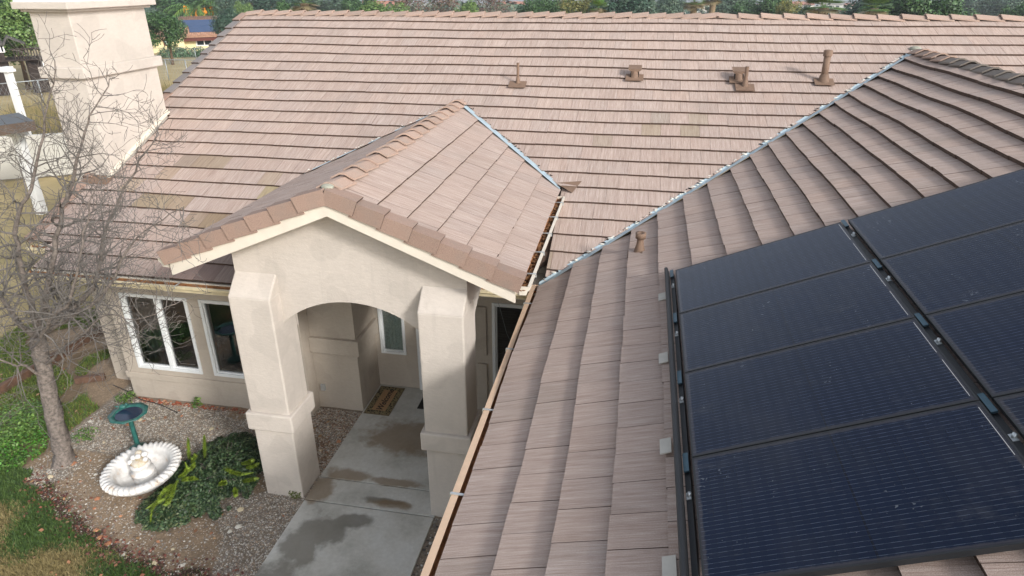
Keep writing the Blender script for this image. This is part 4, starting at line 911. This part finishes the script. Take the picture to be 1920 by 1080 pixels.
for P, rad in LIMBS:
    path = smooth_path(P, 4); n = len(path); LB = MB(); path = [q+Vector((r.gauss(0, .012), r.gauss(0, .012), r.gauss(0, .01))) if i else q for i, q in enumerate(path)]
    LB.tube(path, [max(.005, rad*.72*(1-.9*(i/(n-1))**.75)) for i in range(n)], 8)
    lo = LB.build('limb', 'bark', tree); lo.matrix_parent_inverse = inv
    TW = MB()
    for i in range(5, n):
        d = (path[i]-path[i-1]).normalized(); t = i/n
        for _ in range(2 if r.random() < .6 else 1):
            a = Vector((r.gauss(0, 1), r.gauss(0, 1), r.gauss(.1, .8))); a = (a-d*a.dot(d)).normalized(); nd = (d*.45+a*.9).normalized()
            grow(TW, path[i], nd, r.uniform(.45, .95)*(1-.55*t), max(.006, rad*(1-t)*.36), 1)
    to = TW.build('twigs', 'twig', lo); to['kind'] = 'stuff'

# ------------------------------------------------------------------ background
exec_bg = True
def crown_mesh(seed, n, pal, size, lobes=22, flat=.8):
    r = random.Random(seed); L = []
    for i in range(lobes):
        a = r.uniform(0, 6.28); q = r.random()**.5*.62; z = r.uniform(-.45, .62); L.append((Vector((q*math.cos(a), q*math.sin(a), z)), r.uniform(.25, .46)*(1-.25*abs(z))))
    def g(r):
        c, rd = L[r.randrange(lobes)]; d = Vector((r.gauss(0, 1), r.gauss(0, 1), r.gauss(0, 1))).normalized(); p = c+d*rd*(r.random()**.25)*Vector((1, 1, flat)).length/1.6
        return p, d+Vector((0, 0, .4)), 1
    V, F, C = leaves(n, g, size, pal, seed+1, .7)
    me_o = npmesh('crown', V, F, ['leaf'], C); me = me_o.data; bpy.data.objects.remove(me_o); return me
def H(*a): return [lin(x) for x in a]
CROWNS = [crown_mesh(1, 11000, H('3f5f30', '345428', '4d6f3a', '2a451f'), .03), crown_mesh(2, 11000, H('2c4630', '243c2a', '375440', '3f5a46'), .028), crown_mesh(3, 10000, H('5d7838', '6d8644', '4b682e'), .032),
          crown_mesh(4, 10000, H('4a5f46', '566c52', '3e5644'), .03), crown_mesh(5, 5000, H('6a5448', '744a40', '586040', '625548'), .024), crown_mesh(6, 9000, H('767438', '86803e', '5f6a34'), .03)]
def trunk_mesh(seed):
    r = random.Random(seed); B = MB(); B.tube([(0, 0, -.1), (.02, .01, .25), (r.uniform(-.05, .05), r.uniform(-.05, .05), .62)], [.035, .026, .016], 8)
    for i in range(6):
        a = i*1.05+r.random(); z = r.uniform(.28, .5); B.tube([(0, 0, z), (.12*math.cos(a), .12*math.sin(a), z+.14), (.24*math.cos(a), .24*math.sin(a), z+.24)], [.014, .009, .004], 5)
    return B.mesh('trunk', ['trunk_brown'])
TRUNKS = [trunk_mesh(1), trunk_mesh(2)]
def tree_at(x, y, ztop, wide, ci, label, group, name='tree', zb=None):
    zb = ground_z(x, y) if zb is None else zb; h = ztop-zb; t = empty(name, (x, y, zb)); top(t, label, 'tree', group)
    a = bpy.data.objects.new('trunk', TRUNKS[ci % 2]); COL.objects.link(a); a.parent = t; a.scale = (h*.8, h*.8, h)
    b = bpy.data.objects.new('crown', CROWNS[ci]); COL.objects.link(b); b.parent = t; b.location = (0, 0, h*.60); b.scale = (wide, wide, h*.43); b.rotation_euler = (0, 0, x*3.7+y)
    return t
def bgp(u, v, dist):
    d = ray(u, v); d = d/math.hypot(d[0], d[1]); return Vector(CAM+d*dist)
KIND = ['round mid green tree', 'dark evergreen tree', 'bright yellow green tree', 'grey green tree', 'thin reddish brown tree', 'olive yellow tree']
# (u, v of the crown top, distance, half width px, kind)
ORD = 'first second third fourth fifth sixth seventh eighth ninth tenth eleventh twelfth thirteenth fourteenth fifteenth sixteenth seventeenth eighteenth'.split()
ROW = [(508, -14, 120, 34, 1), (540, 4, 70, 22, 0), (598, -12, 150, 40, 3), (640, -16, 170, 26, 1), (672, -6, 110, 24, 0), (716, 6, 80, 34, 2), (768, -12, 90, 30, 4), (826, -14, 95, 34, 4), (880, 4, 75, 20, 2), (925, -14, 110, 28, 4), (1000, -4, 90, 26, 0), (1040, -2, 95, 30, 0), (1090, -6, 85, 36, 5), (1165, -22, 80, 40, 1), (1215, -12, 90, 20, 3), (1258, -8, 120, 28, 3), (1375, -12, 140, 40, 3), (1415, 4, 110, 30, 0), (1445, -10, 100, 28, 0), (1480, 0, 90, 16, 5), (1506, 10, 85, 14, 1), (1625, -16, 75, 40, 1), (1690, -22, 70, 46, 0), (1740, -6, 72, 40, 0), (1780, 2, 80, 36, 0), (1830, -14, 190, 40, 3), (1885, -8, 170, 34, 3), (1915, 8, 90, 20, 0)]
for i, (u, v, dist, hw, ci) in enumerate(ROW):
    p = bgp(u, v, dist); sc = dist/FPX*1.02
    tree_at(p.x, p.y, p.z+.4, hw*sc*1.55, ci, '%s over the main ridge, %s of its kind from the left' % (KIND[ci], ORD[sum(1 for q in ROW[:i] if q[4] == ci)]), 'trees above the ridge')
# trees left and right of the chimney
for u, v, dist, hw, ci, lab in ((60, -30, 70, 75, 0, 'large green tree behind the dark playhouse, left of the chimney'), (0, -10, 62, 45, 2, 'light green tree at the upper left corner of the picture'), (95, -10, 85, 40, 1, 'dark green tree between the playhouse tree and the chimney'), (302, 16, 78, 34, 0, 'bushy green tree with bare stems in front of the yellow house'), (345, -25, 130, 60, 0, 'broad green tree behind the yellow house by the chimney cap'), (420, 10, 82, 26, 1, 'dark round tree at the right end of the yellow house'), (438, -15, 120, 40, 3, 'grey green tree behind the date palm'), (452, 0, 100, 16, 2, 'small yellow green tree at the left end of the main ridge')):
    p = bgp(u, v, dist); tree_at(p.x, p.y, p.z, hw*dist/FPX*1.2, ci, lab, None)
# palms
def palm(u, v, dist, R, lab, fan=False, fruit=False, trunk_r=.3):
    p = bgp(u, v, dist); zb = ground_z(p.x, p.y); t = empty('palm_tree', (p.x, p.y, zb)); top(t, lab, 'palm'); h = p.z-zb
    B = MB(); B.tube([(0, 0, -.3), (0, 0, h*.5), (0, 0, h)], [trunk_r*1.2, trunk_r, trunk_r], 10); B.build('trunk', 'palm_trunk', t); r = random.Random(int(u)); V = []; F = []; C = []
    for i in range(46):
        a = r.uniform(0, 6.28); el = r.uniform(-.5, 1.2); L = R*r.uniform(.75, 1.05); c = lin('6f8a3a') if r.random() < .5 else lin('587a3c'); pts = []
        if fan and el < 0: c = lin('86795a')
        q = Vector((0, 0, h)); d = Vector((math.cos(a)*math.cos(el), math.sin(a)*math.cos(el), math.sin(el)))
        for k in range(7): pts.append(q.copy()); q = q+d*L/6; d = (d+Vector((0, 0, -.24 if not fan else -.08))).normalized()
        side = Vector((-math.sin(a), math.cos(a), 0))
        if not fan:
            for k in range(6):
                for s_ in (-1, 1):
                    for e_ in (0, .5):
                        b0 = pts[k].lerp(pts[k+1], e_); tip = b0+side*s_*R*.20*(1-.1*k)+(pts[k+1]-pts[k])*.9+Vector((0, 0, -.08*R)); o = len(V); V += [b0, b0+(pts[k+1]-pts[k])*.35, tip]; F.append((o, o+1, o+2)); C += [c]*3
        else:
            b0 = pts[3]; dd = (pts[4]-pts[3]).normalized(); o = len(V); V += [pts[0], pts[0]+side*.03, b0]; F.append((o, o+1, o+2)); C += [c]*3
            nrm = side.cross(dd)
            for k in range(11):
                th = (k-5)*.26; dv = dd*math.cos(th)+side*math.sin(th); wv_ = (side*math.cos(th)-dd*math.sin(th))*R*.035; o = len(V); V += [b0, b0+dv*R*.3+wv_, b0+dv*R*.55, b0+dv*R*.3-wv_][:3]; F.append((o, o+1, o+2)); V += [b0, b0+dv*R*.55, b0+dv*R*.3-wv_]; F.append((o+3, o+4, o+5)); C += [c]*6
    npmesh('fronds', [tuple(x) for x in V], F, ['leaf'], C, t)
    if fruit:
        B = MB()
        for i in range(26):
            a = r.uniform(0, 6.28); q = Vector((math.cos(a)*R*.16, math.sin(a)*R*.16, h+R*.02)); e = q+Vector((math.cos(a)*R*.2, math.sin(a)*R*.2, R*r.uniform(-.12, .12))); B.tube([q, e, e+Vector((0, 0, -R*.12))], [.03*R/2, .035*R/2, .06*R/2], 5)
            B.ball(e+Vector((0, 0, -R*.1)), R*.055, 5)
        B.build('fruit_clusters', 'fruit_orange', t)
palm(371, 18, 125, 5.6, 'date palm with orange fruit clusters behind the yellow house', False, True, .5)
palm(570, 6, 55, 1.2, 'small fan palm above the left part of the main ridge', True); palm(1122, 16, 60, 1.0, 'small fan palm above the middle of the main ridge', True); palm(1302, 4, 70, 1.4, 'fan palm with shaggy skirt above the main ridge', True); palm(1338, -4, 75, 1.5, 'taller fan palm with pale trunk above the main ridge', True); palm(1545, 14, 48, 1.5, 'wide fan palm just behind the ridge near the wing', True); palm(1640, 16, 60, 1.3, 'fan palm tucked against the dark tree right of the wide one', True)
# yellow house
yh = top(empty('yellow_house', (0, 0, 0)), 'yellow stucco house with orange tile roof and blue solar panels', 'house')
D0 = 100.; pc = bgp(360, 102, D0); yh.location = (pc.x, pc.y, ground_z(pc.x, pc.y)-.5); yaw = math.atan2(-(pc.x-CAM[0]), pc.y-CAM[1]); yh.rotation_euler = (0, 0, yaw)
sc = D0/FPX
def X(u): return (u-360)*sc
def Zv(v): return (bgp(360, v, D0).z-yh.location.z)
zt = Zv(68); B = MB(); B.box(X(280), X(398), 0, 6, -1, zt); B.box(X(340), X(352), -.8, 0, -1, Zv(45)); B.build('wall', 'yellow_wall', yh)
def roofq(B, x0, x1, y0, z0, y1, z1, t=.2): B.prism([(x0, y0, z0), (x1, y0, z0), (x1, y1, z1), (x0, y1, z1)], (0, 0, t))
B = MB(); roofq(B, X(350), X(412), -.9, zt-.1, 5, zt+1.9); roofq(B, X(270), X(340), -.7, zt-.2, 4, zt+1.1); rf = B.build('roof', 'orange_tile', yh)
for i in range(24): B = MB(); x = X(350)+i*(X(412)-X(350))/23; B.tube([(x, -1.0, zt+.12), (x, 5, zt+2.12)], .09, 6); B.build('roof_tile', 'orange_tile', rf)
B = MB(); B.box(X(352), X(412), -.7, 0, zt-.55, zt-.1); B.build('eave_beam', 'red_trim', yh)
for a, b, c0, c1 in ((353, 405, 1.6, 3.4), (363, 405, -.2, 1.4)):
    B = MB(); z = lambda y: zt+.25+(y+.9)*(2.0/5.9); B.prism([(X(a), c0, z(c0)), (X(b), c0, z(c0)), (X(b), c1, z(c1)), (X(a), c1, z(c1))], (0, 0, .08)); B.build('solar_panel', 'blue_panel', yh)
def win(u0, u1, v0, v1, gl_, trim):
    B = MB(); B.box(X(u0), X(u1), -.06, -.0, Zv(v1), Zv(v0)); f = B.build('window', trim, yh); B = MB(); B.box(X(u0)+.15, X(u1)-.15, -.09, -.06, Zv(v1)+.15, Zv(v0)-.15); B.build('pane', gl_, f); xm = (X(u0)+X(u1))/2; B = MB(); B.box(xm-.06, xm+.06, -.11, -.09, Zv(v1)+.15, Zv(v0)-.15); B.build('mullion', 'white_paint', f)
win(283, 303, 74, 99, 'far_glass', 'white_paint'); win(322, 330, 73, 84, 'far_glass', 'red_trim'); win(369, 394, 73, 87, 'dark_glass', 'white_paint')
B = MB(); pts = [(X(346)+.35*math.cos(t), -.02, 1.2+.35*math.sin(t)) for t in np.linspace(0, math.pi, 8)]+[(X(346)-.35, -.02, -.2), (X(346)+.35, -.02, -.2)]; B.prism(pts, (0, -.05, 0)); B.build('arched_niche', 'blue_panel', yh)
def bush(u, v, dist, rad, pal, lab, seed, n=900, hh=1.):
    p = bgp(u, v, dist); z0 = ground_z(p.x, p.y)
    def g(r):
        d = Vector((r.gauss(0, 1), r.gauss(0, 1), abs(r.gauss(0, .8)))).normalized()*r.random()**.3; return (p.x+d.x*rad, p.y+d.y*rad, z0+d.z*rad*hh+.05), d+Vector((0, 0, .3)), 1
    V, F, C = leaves(n, g, rad*.09, pal, seed, .6); return top(npmesh('bush', V, F, ['leaf'], C), lab, 'bush')
for i, (u, v, lab) in enumerate(((312, 98, 'green bush under the bare stems at the yellow house'), (334, 100, 'rounded green bush left of the arched niche'), (348, 104, 'small dark bush right of the arched niche'), (372, 96, 'grey green bush under the dark window of the yellow house'))):
    bush(u, v, 90, 1.1, H('3f6238', '54784a', '345230'), lab, 200+i, 700)
for i, (u, v, d, rd, lab) in enumerate(((20, 175, 38, 1.3, 'clump of dry straw grass at the left picture edge'), (68, 178, 40, 1.3, 'tall dry grass clump beside the chimney'), (318, 150, 46, 1.2, 'dry grass clump right of the chimney below the fence'), (45, 160, 43, 1.2, 'dry grass clump behind the white post'), (305, 165, 42, .9, 'pale dry grass tuft against the chimney edge'))):
    p = bgp(u, v, d); z0 = ground_z(p.x, p.y); rg = random.Random(i); V = []; F = []; C = []
    for _ in range(1600):
        a = rg.uniform(0, 6.28); q = rg.random()**.5*rd; h = rg.uniform(.5, 1.25)*rd*(1.1-.5*q/rd); x, y = p.x+q*math.cos(a), p.y+q*math.sin(a); o = len(V); w_ = .025; l = h*.45
        V += [(x-w_, y, z0), (x+w_, y, z0), (x+l*math.cos(a)*rg.random(), y+l*math.sin(a)*rg.random(), z0+h)]; F.append((o, o+1, o+2)); c = lin('ae9c6e') if rg.random() < .6 else lin('807c54'); C += [[t*.8 for t in c]]*2+[c]
    top(npmesh('dry_grass_clump', V, F, ['grass'], C), lab, 'grass')
# chain link fences
def fence(pts, h, lab, wires=9):
    t = empty('chain_link_fence', pts[0]); top(t, lab, 'fence'); iv = Matrix.Translation(-Vector(pts[0]))
    P = [Vector(p) for p in pts]
    def ch(B, n): o = B.build(n, 'wire', t); o.matrix_parent_inverse = iv
    for p in P: B = MB(); B.tube([p+Vector((0, 0, -.2)), p+Vector((0, 0, h))], .035, 6); ch(B, 'post')
    B = MB(); B.tube([p+Vector((0, 0, h)) for p in P], .028, 6); ch(B, 'top_rail')
    B = MB()
    for a, b in zip(P[:-1], P[1:]):
        L = (b-a).length; n = int(L/.22)
        for i in range(n):
            for s_ in (0, 1):
                q0 = a.lerp(b, i/n); q1 = a.lerp(b, min(1, (i+h/.22*.5)/n)); z0, z1 = (0, h) if s_ else (h, 0); B.tube([q0+Vector((0, 0, z0)), q1+Vector((0, 0, z1))], .004, 3, 0, False, False)
    ch(B, 'mesh_wire')
def gp(u, v, d): p = bgp(u, v, d); return (p.x, p.y, ground_z(p.x, p.y))
fence([gp(-30, 150, 50), gp(20, 150, 50.), gp(70, 150, 50.), gp(110, 150, 50)], 1.5, 'chain link fence in front of the dark playhouse')
fence([gp(270, 140, 62), gp(315, 140, 61.), gp(352, 140, 60.), gp(400, 140, 59), gp(450, 140, 58)], 1.5, 'near chain link fence between chimney and main roof')
fence([gp(270, 120, 80), gp(320, 120, 79.), gp(370, 120, 78.), gp(430, 120, 77)], 1.5, 'far chain link fence below the yellow house')
# playhouse
ph = empty('playhouse', (0, 0, 0)); top(ph, 'dark brown wooden playhouse with white windows and a railed deck', 'playhouse'); D1 = 58.; pc = bgp(30, 140, D1); zb = ground_z(pc.x, pc.y); ph.location = (pc.x, pc.y, zb); ph.rotation_euler = (0, 0, math.atan2(-(pc.x-CAM[0]), pc.y-CAM[1])); s1 = D1/FPX*1.13
def x1(u): return (u-30)*s1
def z1_(v): return bgp(30, v, D1).z-zb
B = MB(); B.box(x1(-10), x1(24), 0, 2, z1_(115), z1_(82)); B.build('upper_cabin', 'dark_wood', ph)
for i in range(9): B = MB(); u = -10+i*3.8; B.box(x1(u), x1(u+3.4), -.05, 0, z1_(115), z1_(82)); B.build('wall_plank', 'dark_wood', ph)
B = MB(); B.prism([(x1(-12), -.3, z1_(82)), (x1(26), -.3, z1_(84)), (x1(24), 1.2, z1_(58)), (x1(-12), 1.2, z1_(57))], (0, 0, .1)); B.prism([(x1(24), -.3, z1_(84)), (x1(32), -.3, z1_(66)), (x1(50), -.3, z1_(82)), (x1(48), -.3, z1_(83.5)), (x1(32), -.3, z1_(70)), (x1(27), -.3, z1_(84))], (0, 1.6, 0)); B.build('roof', 'shingle_dark', ph)
for u, v0, v1 in ((10, 86, 97), (22, 86, 97), (66, 117, 133), (12, 117, 132)):
    B = MB(); B.box(x1(u-4), x1(u+4), -.12, -.05, z1_(v1), z1_(v0)); f = B.build('window', 'white_paint', ph)
    for k in range(6): B = MB(); a = x1(u-4)+.07+(k % 2)*(x1(u+4)-x1(u-4)-.07)/2; z = z1_(v1)+.06+(k//2)*(z1_(v0)-z1_(v1)-.05)/3; B.box(a, a+.10, -.14, -.12, z, z+.12); B.build('pane', 'dark_glass', f)
B = MB(); B.box(x1(24), x1(70), -.4, 2, z1_(114), z1_(111)); B.build('deck', 'dark_wood', ph)
for i in range(12): B = MB(); u = 34+i*3; B.box(x1(u), x1(u)+.06, -.4, -.34, z1_(112), z1_(92)); B.build('baluster', 'dark_wood', ph)
B = MB(); B.box(x1(32), x1(70), -.42, -.32, z1_(93), z1_(90)); B.build('handrail', 'dark_wood', ph)
for u in (-6, 22, 46, 70): B = MB(); B.box(x1(u), x1(u)+.2, 0, .2, -.2, z1_(112)); B.build('post', 'dark_wood', ph)
B = MB(); B.box(x1(44), x1(76), .2, .3, 0, z1_(115)); B.box(x1(2), x1(24), .2, .3, 0, z1_(115)); B.build('lower_wall', 'dark_wood', ph)
B = MB(); B.tube([(x1(-8), -.6, z1_(110)), (x1(2), -1.0, z1_(118)), (x1(12), -1.4, z1_(128))], .22, 8); B.build('slide', 'teal_slide', ph)
# neighbour patio cover, posts and low wall at the left edge
pa = top(empty('patio_cover', (0, 0, 0)), 'dark flat patio roof corner on a white post at the left edge', 'patio cover'); DP = 23.
a_, b_ = bgp(66, 232, DP), bgp(-60, 262, DP-1.5); zc = a_.z
B = MB(); B.prism([(a_.x, a_.y, zc-.18), (b_.x-2, b_.y-1.6, zc-.18), (b_.x-2, b_.y+2, zc-.18), (a_.x-1.5, a_.y+1.0, zc-.18)], (0, 0, .26), 0, 1); B.build('roof_slab', ['patio_roof', 'brown_fascia'], pa)
pb_ = bgp(56, 250, DP+.4); B = MB(); B.box(pb_.x-.68, pb_.x-.44, pb_.y, pb_.y+.24, ground_z(pb_.x, pb_.y)-1.2, zc-.18); B.box(pb_.x-.76, pb_.x-.36, pb_.y-.08, pb_.y+.32, zc-.42, zc-.182); B.build('post', 'white_paint', pa, .02)
q = bgp(40, 215, 30.); po = top(empty('white_post', (q.x, q.y, ground_z(q.x, q.y))), 'tall white square post with a moulded cap left of the chimney', 'post'); ht = bgp(22, 126, 30.).z-ground_z(q.x, q.y)
MB().box(-.10, .10, -.10, .10, -1, ht-.15).build('shaft', 'white_paint', po, .015); MB().box(-.17, .17, -.17, .17, ht-.15, ht-.05).box(-.135, .135, -.135, .135, ht-.05, ht+.03).build('cap', 'white_paint', po, .01)
B = MB(); g0, g1_ = at_z(-60, 335, -.2), at_z(185, 318, -.2); B.bar((g0.x, g0.y, .45), (g1_.x, g1_.y, .45), .2, 1.5); top(B.build('garden_wall', 'garden_wall', None, .02), 'low pale stucco garden wall between chimney and patio', 'wall')
# far houses in the valley
r = random.Random(17)
def far_house(u, v, dist, w_, h_, roof, lab, grp=None):
    p = bgp(u, v, dist); t = empty('far_house', (p.x, p.y, p.z-h_-1.5)); t.rotation_euler = (0, 0, r.uniform(-.5, .5)+math.atan2(-(p.x-CAM[0]), p.y-CAM[1])); top(t, lab, 'house', grp)
    MB().box(-w_/2, w_/2, -w_*.3, w_*.3, -8, h_).build('wall', 'far_white', t); B = MB(); B.prism([(-w_/2-.5, -w_*.36, h_), (-w_/2-.5, 0, h_+1.6), (-w_/2-.5, w_*.36, h_)], (w_+1, 0, 0)); B.build('roof', roof, t)
    for k in range(3): MB().box(-w_*.4+k*w_*.3, -w_*.4+k*w_*.3+w_*.14, -w_*.3-.06, -w_*.3, h_*.35, h_*.75).build('window', 'dark_glass', t)
far_house(472, 5, 150, 9, 3, 'far_roof', 'white house with reddish roof above the left end of the main ridge')
FH = sorted([(520, 4, 210), (720, 2, 240), (960, 3, 300), (1240, 4, 330), (1275, 10, 260), (1345, 3, 360), (1400, 8, 300), (1465, 6, 380), (1500, 3, 420), (1560, 2, 460), (1588, 20, 330), (1600, 6, 520), (1660, 4, 430), (1800, 6, 600), (1850, 14, 420), (1870, 20, 360), (1900, 20, 480), (1760, 3, 560)])
for i, (u, v, d) in enumerate(FH): far_house(u, v, d, r.uniform(9, 14), 3.2, r.choice(['far_roof', 'far_grey_roof', 'far_roof']), 'distant pale house in the valley over the ridge, %s from the left' % ORD[i], 'distant valley houses')
# a far wood that fills the valley floor
V = []; F = []; C = []; rg = random.Random(5); pal = H('3a5040', '455c4a', '304838', '506450', '606a54')
for _ in range(2200):
    d = 210+800*rg.random()**1.5; u = rg.uniform(-300, 2300); p = bgp(u, 0, d); z0 = ground_z(p.x, p.y); hh = rg.uniform(4, 8.5); rd = rg.uniform(2.5, 6); c = pal[rg.randrange(5)]
    for k in range(80):
        dr_ = Vector((rg.gauss(0, 1), rg.gauss(0, 1), rg.gauss(.2, .8))).normalized(); q = Vector((p.x, p.y, z0+hh*.55))+Vector((dr_.x*rd, dr_.y*rd, dr_.z*hh*.5)); s_ = rd*.14; a = Vector((rg.gauss(0, 1), rg.gauss(0, 1), rg.gauss(0, 1))).normalized(); b = a.cross(dr_).normalized(); a = dr_.cross(b); o = len(V); V += [tuple(q-a*s_), tuple(q-b*s_), tuple(q+a*s_), tuple(q+b*s_)]; F.append((o, o+1, o+2, o+3)); j = rg.uniform(.7, 1.3); C += [[t*j for t in c]]*4
stuff(npmesh('far_wood', V, F, ['leaf'], C), 'hazy mass of trees filling the valley beyond the ridge', 'wood')

# ------------------------------------------------------------------ air
hz = bpy.data.materials.new('haze_air'); hz.use_nodes = True; t = hz.node_tree
for n_ in list(t.nodes):
    if n_.type != 'OUTPUT_MATERIAL': t.nodes.remove(n_)
pv = t.nodes.new('ShaderNodeVolumePrincipled'); pv.inputs['Color'].default_value = (.82, .88, .95, 1); pv.inputs['Density'].default_value = .0006; pv.inputs['Anisotropy'].default_value = .2
t.links.new(pv.outputs[0], t.nodes['Material Output'].inputs['Volume']); M['haze_air'] = hz
stuff(MB().box(-940, 940, -70, 1650, -52, 14).build('haze', 'haze_air'), 'thin pale haze in the air over the valley', 'haze')
